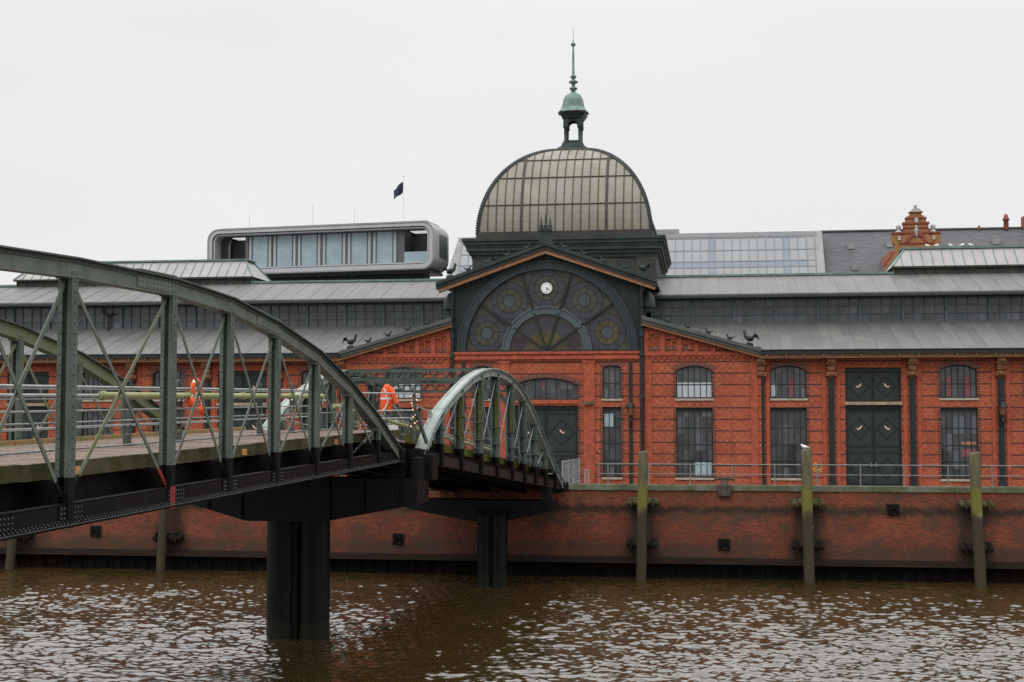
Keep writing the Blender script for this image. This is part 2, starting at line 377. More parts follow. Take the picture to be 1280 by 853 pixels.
def build_water():
    z0 = -5.2
    xs = np.arange(-44, 34.01, .072); ys = np.arange(-42, -4.2, .05)
    X, Y = np.meshgrid(xs, ys); Z = np.zeros_like(X); rng = np.random.default_rng(3)
    for k in range(90):
        lam = math.exp(rng.uniform(math.log(.2), math.log(1.25))) if k > 5 else rng.uniform(2.2, 4.5); th = rng.normal(1.42, .5)
        a = .0080*lam**1.02*rng.uniform(.5, 1.3)*(1 if k > 5 else .55); ph = rng.uniform(0, 6.28); kk = 2*math.pi/lam
        warp = .9*np.sin(.31*X + .23*Y + ph*3) + .6*np.sin(-.17*X + .47*Y + ph)
        arg = kk*(X*math.cos(th) + Y*math.sin(th)) + ph + warp*1.2
        gust = .72 + .28*np.sin(.12*X + .07*Y + ph*1.7) + .28*np.sin(-.21*X + .33*Y + ph*.7)
        Z += a*gust*(np.sin(arg) + .22*np.sin(2*arg + .8))
    # calmer in the lee of the quay wall and at the sheet's rim
    ed = np.clip((X + 44)/3, 0, 1)*np.clip((34 - X)/3, 0, 1)*np.clip((Y + 42)/3, 0, 1)
    Z *= ed*(.45 + .55*np.clip((-4.2 - Y)/7, 0, 1))
    ny, nx = X.shape
    V = np.stack([X, Y, Z + z0], -1).reshape(-1, 3)
    i = np.arange(ny*nx).reshape(ny, nx)
    F = np.stack([i[:-1, :-1], i[:-1, 1:], i[1:, 1:], i[1:, :-1]], -1).reshape(-1, 4)
    # the rest of the river round the rippled sheet
    b = len(V); x0, x1, y0, y1 = xs[0], xs[-1], ys[0], ys[-1]
    O = [(-500,-400), (x0,-400), (x1,-400), (500,-400), (-500,y0), (x0,y0), (x1,y0), (500,y0), (-500,y1), (x0,y1), (x1,y1), (500,y1), (-500,-3.6), (x0,-3.6), (x1,-3.6), (500,-3.6)]
    V = np.vstack([V, [(x, y, z0) for x, y in O]])
    q = [(0,1,5,4), (1,2,6,5), (2,3,7,6), (4,5,9,8), (6,7,11,10), (8,9,13,12), (9,10,14,13), (10,11,15,14)]
    F = np.vstack([F, [[b + j for j in f] for f in q]])
    me = bpy.data.meshes.new('river'); me.vertices.add(len(V)); me.vertices.foreach_set('co', V.astype(np.float32).ravel())
    me.loops.add(F.size); me.loops.foreach_set('vertex_index', F.astype(np.int32).ravel())
    me.polygons.add(len(F)); me.polygons.foreach_set('loop_start', np.arange(0, F.size, 4, dtype=np.int32))
    me.update(calc_edges=True); me.validate()
    me.polygons.foreach_set('use_smooth', np.ones(len(me.polygons), dtype=bool))
    me.materials.append(M['water'])
    o = bpy.data.objects.new('water', me); col.objects.link(o); tag(o, kind='structure')
build_water()

# ================================================================== quay wall
qw = thing('quay_wall', 'red brick quay wall with mossy coping above the brown river', 'quay wall', (0, -3.7, -5.2))
Q = (0, -3.7, -5.2)
b = MB(); b.box(-110, 110, -3.98, -3.3, -4.0, -.16); b.build('brick_face', M['brick_quay'], qw, Q)
b = MB(); x = -110
while x < 110:
    L = random.uniform(1.6, 2.6); b.box(x, min(x+L-.012, 110), -4.06, -2.9, -.16, .14 + random.uniform(-.012, .012)); x += L
b.build('coping', M['coping'], qw, Q)
b = MB(); b.box(-110, 110, -4.25, -3.3, -4.36, -4.0); b.build('wale', M['wale'], qw, Q)
b = MB(); x = -60
while x < 60:
    b.box(x, x+.42, -3.76, -3.4, -7, -4.36); b.box(x+.42, x+.84, -3.66, -3.3, -7, -4.36); x += .84
b.build('sheet_piling', M['sheet'], qw, Q)

# ================================================================== market hall
HALL = (0, 0, 0)
hall = thing('market_hall', 'long red brick market hall with glazed dome and stained glass gable on the quay', 'market hall', HALL)

def wall(mb, x0, x1, z0, ztop, ops, y, depth, m=0, mj=0, extra=()):
    """wall face at y with real openings (dicts x0 x1 zb zt rise / top) and their reveals"""
    zt = ztop if callable(ztop) else (lambda x: ztop)
    def top(o, x):
        if 'top' in o: return o['top'](x)
        r = o.get('rise', 0)
        if r <= 0: return o['zt']
        c = (o['x0'] + o['x1'])/2; h = (o['x1'] - o['x0'])/2; Rr = (h*h + r*r)/(2*r)
        return o['zt'] - Rr + math.sqrt(max(0, Rr*Rr - (x-c)**2))
    xs = {x0, x1, *extra}
    for o in ops:
        n = o.get('n', 10 if (o.get('rise', 0) > 0) else 1)
        if 'top' in o:
            for i in range(n+1): xs.add((o['x0']+o['x1'])/2 - (o['x1']-o['x0'])/2*math.cos(math.pi*i/n))
        else:
            for i in range(n+1): xs.add(o['x0'] + (o['x1']-o['x0'])*i/n)
    xs = sorted(v for v in xs if x0 - 1e-6 <= v <= x1 + 1e-6)
    for a, c in zip(xs, xs[1:]):
        if c - a < 1e-5: continue
        mid = (a+c)/2; la = lc = z0
        for o in sorted([o for o in ops if o['x0'] < mid < o['x1']], key=lambda o: o['zb']):
            if o['zb'] > la + 1e-4: mb.quad((a, y, la), (c, y, lc), (c, y, o['zb']), (a, y, o['zb']), m)
            ta, tc = top(o, a), top(o, c); d = o.get('depth', depth)
            mb.quad((a, y, ta), (c, y, tc), (c, y+d, tc), (a, y+d, ta), mj)
            mb.quad((a, y, o['zb']), (a, y+d, o['zb']), (c, y+d, o['zb']), (c, y, o['zb']), mj)
            if o.get('back') is not None: mb.quad((a, y+d, o['zb']), (c, y+d, o['zb']), (c, y+d, tc), (a, y+d, ta), o['back'])
            la, lc = ta, tc
        mb.quad((a, y, la), (c, y, lc), (c, y, zt(c)), (a, y, zt(a)), m)
    for o in ops:
        d = o.get('depth', depth)
        for xx, s in ((o['x0'], 1), (o['x1'], -1)):
            t = top(o, xx + s*1e-5); p = [(xx, y, o['zb']), (xx, y, t), (xx, y+d, t), (xx, y+d, o['zb'])]
            mb.quad(*(p if s > 0 else p[::-1]), mj)

def arc_top(o, x):
    r = o.get('rise', 0)
    if r <= 0: return o['zt']
    c = (o['x0'] + o['x1'])/2; h = (o['x1'] - o['x0'])/2; Rr = (h*h + r*r)/(2*r)
    return o['zt'] - Rr + math.sqrt(max(0, Rr*Rr - (x-c)**2))

def surround(o, y, jambs=True, arch=True):
    b = MB()
    if jambs:
        z = o['zb'] + .04; k = 0
        while z < o['zt'] - o.get('rise', 0) - .05:
            w = .17 if k % 2 == 0 else .055
            for xx, s in ((o['x0'], -1), (o['x1'], 1)):
                xa, xb = sorted((xx, xx + s*w)); b.box(xa, xb, y-.014, y+.03, z, z+.072)
            z += .154/2 if False else .154; k = 0
    r = o.get('rise', 0)
    if arch and r > 0:
        c = (o['x0'] + o['x1'])/2; h = (o['x1'] - o['x0'])/2 + .1; Rr = (h*h + r*r)/(2*r); zc = o['zt'] - Rr
        am = math.asin(min(1, h/Rr)); n = int(2*am*Rr/.155)
        b.ring(c, zc, Rr-.0, Rr+.07, math.pi/2-am, math.pi/2+am, y-.012, y+.03, n=14)
        for i in range(n+1):
            a = math.pi/2 - am + 2*am*i/n
            p = Vector((c + (Rr+.05)*math.cos(a), y, zc + (Rr+.05)*math.sin(a))); q = Vector((c + (Rr+.3)*math.cos(a), y, zc + (Rr+.3)*math.sin(a)))
            b.bar(p, q, .03, .075, up=(-math.sin(a), 0, math.cos(a)))
    return b

def window(o, y, ncol, nrow, gl='glass', header=0, parent=None, name='window', sill=True, bright=None, jambs=True, fm='iron_green', off=HALL):
    """iron window set back in its opening: frame with bars > pane, brick_surround, sill"""
    yy = y + .22; f = MB(); x0, x1, zb, zt, r = o['x0'], o['x1'], o['zb'], o['zt'], o.get('rise', 0)
    w = .055
    f.box(x0, x0+w, yy-.05, yy+.05, zb, arc_top(o, x0+w/2)); f.box(x1-w, x1, yy-.05, yy+.05, zb, arc_top(o, x1-w/2)); f.box(x0+w, x1-w, yy-.05, yy+.05, zb, zb+.06)
    n = 10
    for i in range(n):
        a = x0 + (x1-x0)*i/n; c = x0 + (x1-x0)*(i+1)/n
        f.bar((a, yy, arc_top(o, a)-.035), (c, yy, arc_top(o, c)-.035), .1, .075)
    for i in range(1, ncol):
        xx = x0 + (x1-x0)*i/ncol; f.box(xx-.021, xx+.021, yy-.03, yy+.03, zb+.06, arc_top(o, xx)-.04)
    zh = zt - r - header
    if header: f.box(x0+w, x1-w, yy-.06, yy+.06, zt-header, zt-.06)
    for j in range(1, nrow):
        zz = zb + (zh - zb)*j/nrow; f.box(x0+w, x1-w, yy-.024, yy+.024, zz-.022, zz+.022)
    root = f.build(name, M[fm], parent, off)
    g = MB(); poly = [(x0+.02, zb+.02), (x1-.02, zb+.02)] + [(x1 - .02 - (x1-x0-.04)*i/8, arc_top(o, x1 - .02 - (x1-x0-.04)*i/8) - .03) for i in range(9)]
    g.prism(poly, yy+.012, yy+.03); g.build('pane', M[gl], root)
    if jambs: surround(o, y).build('brick_surround', M['brick_dark'], root)
    if sill:
        s = MB(); s.box(x0-.06, x1+.06, y-.08, yy-.05, zb-.13, zb-.005); s.build('sill', M['stone'], root)
    if bright:
        for nm, mt, rc in bright:
            q = MB(); q.box(rc[0], rc[1], yy+.004, yy+.011, rc[2], rc[3]); q.build(nm, M[mt], root)
    return root

def fish(b, cx, cz, y, s, flip=1, m=0):
    """small curved fish emblem, head up, outlined as one flat plate"""
    P = [(-.5,-.28), (-.2,-.2), (.15,.0), (.38,.3), (.5,.62), (.22,.5), (-.02,.22), (-.2,-.02), (-.36,.02), (-.62,.22), (-.5,-.02)]
    P = [(cx + flip*x*s, cz + z*s) for x, z in P]
    if flip < 0: P = P[::-1]
    b.prism(P, y-.012, y, m)

def diamonds(b, x0, x1, z0, z1, y, k=.07):
    cx, cz = (x0+x1)/2, (z0+z1)/2; hx = (x1-x0)/2*.88; hz = min((z1-z0)/2*.9, hx*1.05)
    P = [(cx-hx, cz), (cx, cz-hz), (cx+hx, cz), (cx, cz+hz)]
    for i in range(4):
        a, c = P[i], P[(i+1) % 4]; b.bar((a[0], y-.02, a[1]), (c[0], y-.02, c[1]), .04, k, 1)
    return cx, cz

def leafs(o, y, zs, root_name='door', extra=None, notes=False):
    """boarded double door: leaf, leaf (> handle, fish_emblem) with framed diamonds"""
    yy = y + .26; f = MB(); x0, x1 = o['x0'], o['x1']; zb, zt = o['zb'], o['zt']
    f.box(x0, x1, yy-.1, yy+.06, zt-.22, zt); f.box((x0+x1)/2-.04, (x0+x1)/2+.04, yy+.062, yy+.1, zb, zt-.22); f.box(x0, x0+.07, yy-.08, yy+.06, zb, zt-.22); f.box(x1-.07, x1, yy-.08, yy+.06, zb, zt-.22)
    root = f.build(root_name, M['iron_green'], hall, HALL); c = (x0+x1)/2
    for s, (a, d) in ((-1, (x0+.07, c-.015)), (1, (c+.015, x1-.07))):
        l = MB(); l.box(a, d, yy, yy+.06, zb+.02, zt-.22)
        for xx in (a, d-.1): l.box(xx, xx+.1, yy-.025, yy, zb+.02, zt-.22, 1)
        for z in zs: l.box(a+.1, d-.1, yy-.025, yy, z-.06, z+.06, 1)
        for za, zc in zip(zs, zs[1:]):
            if zc - za > .9: diamonds(l, a+.1, d-.1, za+.06, zc-.06, yy)
        k = a
        while k < d: l.box(k, k+.008, yy-.004, yy, zb+.03, zt-.23); k += .16
        lf = l.build('door_leaf', [M['door_lf'], M['iron_green']], root)
        for za, zc in zip(zs, zs[1:]):
            if extra and (za, zc) in extra:
                e = MB(); fish(e, (a+d)/2, (za+zc)/2, yy-.03, .3, 1 if s < 0 else -1); e.build('fish_emblem', M['pink'], lf)
        if notes:
            h = MB(); h.box(c + s*.14 - .02, c + s*.14 + .02, yy-.07, yy-.03, 1.1, 1.35); h.build('handle', M['galv'], lf)
    return root

# ---- openings
def mir(lst, s): return lst if s > 0 else [{**o, 'x0': -o['x1'], 'x1': -o['x0']} for o in lst]
side_win = [(13.57, 15.75), (23.54, 25.68), (28.42, 30.54), (38.0, 40.1)]
side_dr = [(18.03, 21.3), (32.8, 35.7)]
PIERS = [13.05, 17.2, 21.93, 27.0, 31.75, 36.75, 41.5]
for s in (1, -1):
    wt = MB()       # facade brick = 0, plain = 1
    ops = []
    for a, c in side_win: ops += [dict(x0=a, x1=c, zb=5.22, zt=7.2, rise=.28), dict(x0=a, x1=c, zb=.42, zt=4.65)]
    for a, c in side_dr: ops += [dict(x0=a, x1=c, zb=5.02, zt=7.06), dict(x0=a, x1=c, zb=.0, zt=4.8)]
    ops = mir(ops, s); xa, xc = (13.05, 46) if s > 0 else (-46, -13.05)
    wall(wt, xa, xc, -.2, 7.9, ops, 0, .3, 0, 1)
    xe = 46*s; wt.box(*sorted((xe-.1*s, xe)), .0, 28, -.2, 9.5, 1)
    wt.build('side_wall', [M['brick_band'], M['brick']], hall, HALL)

rake_w = lambda ax: 9.72 - (ax - 5.9)*.287      # underside of the brick wing's roof
for s in (1, -1):
    b = MB(); ops = [dict(x0=7.94, x1=10.14, zb=5.22, zt=7.2, rise=.28), dict(x0=7.94, x1=10.14, zb=.42, zt=4.65)]
    for i in range(6):     # blind arcade under the rake
        px = 6.0 + i*1.02
        for k in (0, 1):
            xa = px + .36 + k*.34; t = rake_w(xa + .25) - .42
            if t > 8.45: ops.append(dict(x0=xa, x1=xa+.25, zb=8.22, zt=t, depth=.09, back=1))
    ops = mir(ops, s); xa, xc = (5.9, 13.05) if s > 0 else (-13.05, -5.9)
    wall(b, xa, xc, -.2, lambda x: rake_w(abs(x)), ops, -.25, .3, 0, 1)
    x = 13.05*s; b.quad((x, -.25, -.2), (x, 0, -.2), (x, 0, 8.0), (x, -.25, 8.0), 1)
    b.build('wing_wall', [M['brick_band'], M['brick']], hall, HALL)
    m = MB()
    for z0, z1, d in ((7.72, 7.84, .07), (7.84, 7.96, .13), (7.96, 8.04, .09)): m.box(*(sorted((s*5.95, s*12.7))), -.25-d, -.2, z0, z1)
    k = 6.1
    while k < 12.6: m.box(*sorted((s*k, s*(k+.12))), -.33, -.2, 7.6, 7.72); k += .36
    for i in range(7):
        px = 6.0 + i*1.02; t = rake_w(px+.3) - .1
        if t > 8.1: m.box(*sorted((s*px, s*(px+.26))), -.33, -.2, 8.04, t)
    for i in range(6):
        px = 6.0 + i*1.02; t = rake_w(px + 1.02) - .22
        if t > 8.4: m.box(*sorted((s*(px+.3), s*(px+.98))), -.30, -.2, t-.02, t+.12)
    # slender pilaster strips at the wing corners
    for px in (6.05, 12.42): m.box(*sorted((s*px, s*(px+.42))), -.31, -.2, -.2, 7.6)
    m.build('brick_moulding', M['brick_mould'], hall, HALL)

# centre bay
b = MB(); ops = [dict(x0=-2.05, x1=1.95, zb=0, zt=4.8), dict(x0=-2.05, x1=1.95, zb=5.16, zt=6.5, rise=.42)]
for s in (1, -1): ops += mir([dict(x0=3.48, x1=4.6, zb=5.22, zt=7.25, rise=.12), dict(x0=3.48, x1=4.6, zb=.42, zt=4.72)], s)
wall(b, -5.9, 5.9, -.2, 8.15, ops, -.35, .36, 0, 1)
for s in (1, -1):
    x = s*5.9; b.quad((x, -.35, -.2), (x, -.2, -.2), (x, -.2, 9.7), (x, -.35, 9.7), 1)
b.build('front_wall', [M['brick_band'], M['brick']], hall, HALL)
m = MB()
for s in (1, -1):
    m.box(*sorted((s*2.3, s*2.98)), -.43, -.3, -.2, 7.5); m.box(*sorted((s*2.24, s*3.04)), -.47, -.3, 7.42, 7.55)
for z0, z1, d in ((7.55, 7.66, .06), (7.66, 7.84, .16), (7.84, 7.98, .1), (7.98, 8.13, .2)): m.box(-5.86, 5.86, -.35-d, -.3, z0, z1)
m.box(-2.05, 1.95, -.42, -.3, 4.92, 5.14)
m.build('brick_moulding', M['brick_mould'], hall, HALL)

# ---- windows and doors of the brick storey
def pair(a, c, y, s, ncol=6, up=None, lo=None, rise=.28, g1='glass_b', g2='glass', zt1=7.2, zt2=4.65):
    o1, o2 = mir([dict(x0=a, x1=c, zb=5.22, zt=zt1, rise=rise), dict(x0=a, x1=c, zb=.42, zt=zt2)], s)
    window(o1, y, ncol, 2, g1, 0, hall, bright=up); window(o2, y, ncol, 4, g2, .22, hall, bright=lo)
W = [(13.57, 15.75)]
for s in (1, -1):
    for a, c in side_win:
        up = lo = None
        if s > 0 and a == 13.57: up = [('curtain', 'curtain', (13.66, 13.98, 5.35, 6.1)), ('banner', 'red_cloth', (14.75, 15.05, 5.35, 6.5))]; lo = [('poster', 'glass_b', (14.1, 14.7, 2.4, 3.6))]
        if s > 0 and a == 23.54: up = [('banner', 'red_cloth', (23.95, 24.22, 5.35, 6.5)), ('banner', 'red_cloth', (25.02, 25.3, 5.35, 6.55))]; lo = [('poster', 'red_cloth', (24.75, 25.6, 1.75, 2.2)), ('poster', 'timber_tan', (24.75, 25.6, 2.4, 2.62))]
        pair(a, c, 0, s, up=up, lo=lo)
    up = [('curtain', 'curtain', (8.0, 10.08, 5.3, 6.2))] if s > 0 else [('curtain', 'curtain', (-10.08, -8.0, 5.3, 6.2))]
    pair(7.94, 10.14, -.25, s, up=up, lo=[('blind', 'glass_blue', (9.0, 10.05, .55, 1.35))] if s > 0 else None)
    pair(3.48, 4.6, -.35, s, ncol=3, rise=.12, zt1=7.25, zt2=4.72, lo=[('poster', 'glass_blue', (3.55, 4.1, 3.45, 4.3))] if s > 0 else None)
    for a, c in side_dr:
        for o in mir([dict(x0=a, x1=c, zb=0, zt=4.8)], s): leafs(o, 0, (.15, 1.05, 1.9, 2.0, 4.05, 4.5) if False else (.1, 1.95, 2.35, 4.45), 'door', {(2.35, 4.45)}, True)
        for o in mir([dict(x0=a, x1=c, zb=5.02, zt=7.06)], s): leafs(o, 0, (5.08, 6.78), 'hatch', {(5.08, 6.78)})
        l = MB(); l.box(*sorted((s*(a-.04), s*(c+.04))), -.1, .25, 4.82, 4.99); l.build('lintel', M['lintel'], hall, HALL)
leafs(dict(x0=-2.05, x1=1.95, zb=0, zt=4.8), -.35, (.1, 1.7, 2.0, 4.3), 'door', {(2.0, 4.3)}, True)
o = dict(x0=-2.05, x1=1.95, zb=5.16, zt=6.5, rise=.42)
w_ = window(o, -.35, 6, 1, 'glass_b', 0, hall, sill=False, bright=[('poster', 'red_cloth', (-.28, -.15, 5.75, 6.3))], jambs=False)
surround(o, -.35).build('brick_surround', M['brick_dark'], w_)
b = surround(dict(x0=-2.05, x1=1.95, zb=.2, zt=4.8), -.35); b.build('brick_surround', M['brick_dark'], hall, HALL)

# ---- iron piers with terracotta brackets
for s in (1, -1):
    for px in PIERS:
        y = 0 if px > 13.2 else -.02
        b = MB(); cx = s*px; b.box(cx-.165, cx+.165, y-.16, y+.02, -.1, 6.45); b.box(cx-.2, cx+.2, y-.2, y+.02, -.1, .35); b.box(cx-.07, cx+.07, y-.2, y-.16, .35, 6.4)
        p = b.build('iron_pier', M['iron_green'], hall, HALL)
        k = MB()
        for z0, z1, w, d in ((6.42, 6.55, .16, .24), (6.55, 6.8, .3, .34), (6.8, 6.9, .2, .3), (6.9, 7.25, .23, .38), (7.25, 7.38, .3, .5), (7.38, 7.62, .24, .6)):
            k.box(cx-w, cx+w, y-d, y+.02, z0, z1)
        k.ell((cx, y-.32, 6.66), (.2, .14, .17)); k.build('bracket', M['terracotta'], p)
        fl = MB()
        for d in (-.52, .3): fl.box(cx+d, cx+d+.22, y-.06, y+.02, -.1, 7.6)
        fl.build('brick_strip', M['brick_mould'], p)

# ---- eaves, lower roofs, clerestory, upper roofs
def slope(b, xa, xc, y0, z0, y1, z1, th=.1, seam=1.25, m=0, ms=0):
    b.add([(xa,y0,z0),(xc,y0,z0),(xc,y1,z1),(xa,y1,z1),(xa,y0,z0-th),(xc,y0,z0-th),(xc,y1,z1-th),(xa,y1,z1-th)],
          [(0,1,2,3),(7,6,5,4),(0,4,5,1),(1,5,6,2),(2,6,7,3),(3,7,4,0)], m)
    if seam:
        x = xa + seam/2
        while x < xc: b.bar((x, y0, z0+.012), (x, y1, z1+.012), .03, .014, ms); x += seam
for s in (1, -1):
    e0, e1 = sorted((s*13.05, s*46))
    b = MB(); slope(b, e0, e1, -.85, 8.14, 5.05, 10.1); slope(b, *sorted((s*6.0, s*13.05)), -.2, 8.36, 5.05, 10.1); b.build('roof', M['lead'], hall, HALL)
    g = MB(); g.box(e0, e1, -.98, -.8, 7.86, 8.13); g.tube((e0, -.98, 8.1), (e1, -.98, 8.1), .045, n=8); g.build('gutter', M['iron_green'], hall, HALL)
    t = MB(); t.box(e0, e1, -.72, -.02, 7.62, 7.9)
    k = e0 + .3
    while k < e1: t.box(k, k+.1, -.9, -.72, 7.74, 7.86); k += 1.1
    t.build('eaves_board', M['timber_tan'], hall, HALL)
    c0, c1 = sorted((s*6.3, s*46))
    b = MB(); slope(b, c0, c1, 4.15, 11.98, 9.2, 13.62, seam=1.25); slope(b, c0, c1, 9.2, 13.62, 24, 12.4, seam=0); b.build('roof', M['lead'], hall, HALL)
    b = MB(); b.box(c0, c1, 4.12, 4.3, 11.74, 11.88); b.box(c0, c1, 4.3, 5.25, 11.7, 11.84)
    b.build('upper_fascia', M['teal_dark'], hall, HALL)
    b = MB(); b.box(c0, c1, 9.05, 9.4, 13.62, 13.76); b.build('ridge_cap', M['copper'], hall, HALL)
    b = MB(); b.box(c0, c1, 4.92, 5.2, 9.9, 10.18); b.build('clerestory_sill', M['lead2'], hall, HALL)
    b = MB(); b.box(c0, c1, 5.22, 5.4, 9.9, 11.9); b.build('clerestory_back', M['teal_dark'], hall, HALL)
    n = 15; bay = 39.7/n
    for i in range(n):
        xa = s*(6.3 + i*bay); xb = s*(6.3 + (i+1)*bay); xa, xb = sorted((xa, xb))
        if xa > 33.5: continue
        f = MB(); f.box(xa-.075, xa+.075, 4.93, 5.12, 10.18, 11.72)
        if abs(xb) > 45.9 or s*(i+1) == -1: f.box(xb-.075, xb+.075, 4.93, 5.12, 10.18, 11.72)
        for k in (1, 2, 3): xx = xa + bay*k/4; f.box(xx-.022, xx+.022, 5.0, 5.08, 10.18, 11.72)
        for zz in (10.69, 11.2): f.box(xa, xb, 5.01, 5.07, zz-.02, zz+.02)
        f.box(xa, xb, 5.0, 5.1, 11.62, 11.72)
        w = f.build('clerestory_window', M['iron_frame'], hall, HALL)
        p = MB(); p.box(xa+.02, xb-.02, 5.09, 5.11, 10.18, 11.7); p.build('pane', M['glass_cl'], w)
    # ridge skylight
    m0, m1 = sorted((s*22.1, s*40.2)); t0, t1 = sorted((s*23.1, s*39.2))
    b = MB(); b.box(m0+.15, m1-.15, 9.0, 13.2, 13.0, 14.0)
    k = m0 + .2
    while k < m1 - .3: b.box(k, k+.06, 8.95, 9.0, 13.62, 14.0); k += .66
    b.box(m0, m1, 8.8, 9.1, 13.98, 14.1)
    sk = b.build('skylight_curb', M['copper_br'], hall, HALL)
    g = MB(); A = [(m0, 8.85, 14.08), (m1, 8.85, 14.08), (m1, 13.3, 14.08), (m0, 13.3, 14.08)]; B = [(t0, 10.3, 15.42), (t1, 10.3, 15.42), (t1, 11.8, 15.42), (t0, 11.8, 15.42)]
    for i in range(4): g.quad(A[i], A[(i+1) % 4], B[(i+1) % 4], B[i])
    g.quad(*B); g.build('skylight_glass', M['glass_mon'], sk)
    r = MB(); n = 27
    for i in range(n+1):
        u = i/n; p = Vector(A[0]).lerp(Vector(A[1]), u); xx = min(max(p.x, t0), t1); q = Vector((xx, 10.3, 15.42))
        if p.x < t0 or p.x > t1:
            v = (p.x - m0)/(t0 - m0) if p.x < t0 else (m1 - p.x)/(m1 - t1); q = Vector((p.x, 8.85 + 1.45*v, 14.08 + 1.34*v))
        else: q = Vector((p.x, 10.3, 15.42))
        r.bar(p, q, .06, .06)
    for i in range(4): r.bar(A[i], B[i], .12, .1)
    r.box(t0-.2, t1+.2, 10.15, 11.95, 15.40, 15.52)
    r.build('skylight_bar', M['copper'], sk)

b = MB(); x = -31.0      # forked rainwater pipe on the left clerestory
b.tube((x, 4.86, 10.1), (x, 4.86, 11.0), .07, n=8); b.path([(x, 4.86, 10.95), (x-.18, 4.84, 11.2), (x-.42, 4.8, 11.3), (x-.42, 4.7, 11.75)], .06, 6); b.path([(x, 4.86, 10.95), (x+.15, 4.84, 11.15), (x+.38, 4.8, 11.2), (x+.38, 4.7, 11.3)], .06, 6)
b.build('rainwater_pipe', M['iron_green'], hall, HALL)
# ---- wing roofs, pavilion roof, pediment
def rake(b, xa, za, xc, zc, y0, y1, th, m=0):
    P = [(xa, za-th), (xc, zc-th), (xc, zc), (xa, za)]
    if xa > xc: P = [(xc, zc-th), (xa, za-th), (xa, za), (xc, zc)]
    b.prism(P, y0, y1, m)
for s in (1, -1):
    b = MB(); rake(b, s*5.9, 10.27, s*13.15, 8.19, -.85, 6, .13); b.build('wing_roof', M['copper'], hall, HALL)
    b = MB(); rake(b, s*5.9, 10.14, s*13.15, 8.06, -.8, -.25, .27); rake(b, s*5.9, 10.25, s*13.15, 8.17, -.9, -.83, .2); b.build('wing_fascia', M['lead2'], hall, HALL)
    b = MB(); rake(b, s*5.9, 9.87, s*13.12, 7.8, -.66, -.25, .17); b.build('wing_barge_board', M['timber_tan'], hall, HALL)
    b = MB(); rake(b, s*.0, 14.86, s*6.85, 12.47, -1.0, 9, .13); b.build('gable_roof', M['copper'], hall, HALL)
    b = MB(); rake(b, s*.0, 14.73, s*6.85, 12.34, -.94, -.3, .3); rake(b, s*.0, 14.85, s*6.85, 12.46, -1.05, -.97, .2); b.build('gable_fascia', M['copper_dk'], hall, HALL)
    b = MB(); rake(b, s*.0, 14.43, s*6.72, 12.09, -.8, -.3, .24); b.build('gable_barge_board', M['timber_tan'], hall, HALL)
    b = MB(); b.quad((s*5.9, -.3, 8.1), (s*5.9, 8.5, 8.1), (s*5.9, 8.5, 12.5), (s*5.9, -.3, 12.5))
    b.build('pavilion_side', M['copper_br'], hall, HALL)
    b = MB(); b.tube((s*5.88, -.5, -.1), (s*5.88, -.5, 12.3), .1, n=10)
    for z in (12.15, 9.0, 7.8, 5.2): b.tube((s*5.88, -.5, z), (s*5.88, -.5, z+.3), .17, .14, n=10)
    for z in (9.6, 10.2, 10.8, 11.4): b.tube((s*5.88, -.5, z), (s*5.88, -.5, z+.09), .14, n=10)
    b.build('downpipe', M['iron_green'], hall, HALL)
    b = MB(); b.box(*sorted((s*5.08, s*5.3)), -.45, -.33, -.1, 7.5); b.build('conduit', M['iron_green'], hall, HALL)
    b = MB()    # carved bracket beside the pediment
    b.box(*sorted((s*5.92, s*6.5)), .3, 1.2, 10.6, 11.1); b.lathe((s*6.15, .6, 10.9), [(.55, 0), (.5, .5), (.35, .8), (.2, 1.0), (.0, 1.05)], 12); b.build('corner_console', M['copper_dk'], hall, HALL)
zc = 8.17; RG = 5.1
b = MB(); semi = lambda x: zc + math.sqrt(max(0, RG*RG - x*x))
wall(b, -5.9, 5.9, 8.13, lambda x: 14.35 - .349*abs(x), [dict(x0=-RG, x1=RG, zb=8.14, zt=zc+RG, top=semi, n=40)], -.3, .3, 0, 0, extra=(0,))
b.build('pediment', M['panel'], hall, HALL)
b = MB(); b.ring(0, zc, RG-.02, RG+.12, 0, math.pi, -.42, -.28, n=48); b.ring(0, zc, RG+.40, RG+.52, .0, math.pi, -.38, -.28, n=48); b.ring(0, zc, RG+.12, RG+.40, 0, math.pi, -.33, -.28, n=48)
pw = b.build('great_lunette', M['iron_dim'], hall, HALL)
b = MB()
b.ring(0, zc, 2.3, 2.42, 0, math.pi, -.3, -.12, n=36); b.ring(0, zc, 2.70, 2.82, 0, math.pi, -.3, -.12, n=36); b.ring(0, zc, 2.42, 2.70, 0, math.pi, -.24, -.12, n=36)
for a in (36, 72, 108, 144):
    ca, sa = math.cos(R(a)), math.sin(R(a))
    b.bar((2.34*ca, -.27, zc+2.34*sa), (2.82*ca, -.27, zc+2.82*sa), .06, .12)
b.build('inner_arch', M['iron_frame'], pw)
b = MB()
for a in (35.5, 72, 108, 144.5):
    ca, sa = math.cos(R(a)), math.sin(R(a)); b.bar((2.8*ca, -.2, zc+2.8*sa), (RG*ca, -.2, zc+RG*sa), .14, .13)
for a in (36, 72, 108, 144):
    ca, sa = math.cos(R(a)), math.sin(R(a)); b.bar((.12*ca, -.2, zc+.12*sa), (2.32*ca, -.2, zc+2.32*sa), .12, .12)
b.disc(0, zc+.1, .18, -.24, n=16, y1=-.1); b.box(-RG, RG, -.36, -.1, 8.14, 8.24)
b.build('spoke', M['iron_green'], pw)
b = MB(); P = [(RG*math.cos(math.pi*i/40), zc + RG*math.sin(math.pi*i/40)) for i in range(41)]; b.prism(P, -.1, -.06); b.build('pane', M['st_olive'], pw)
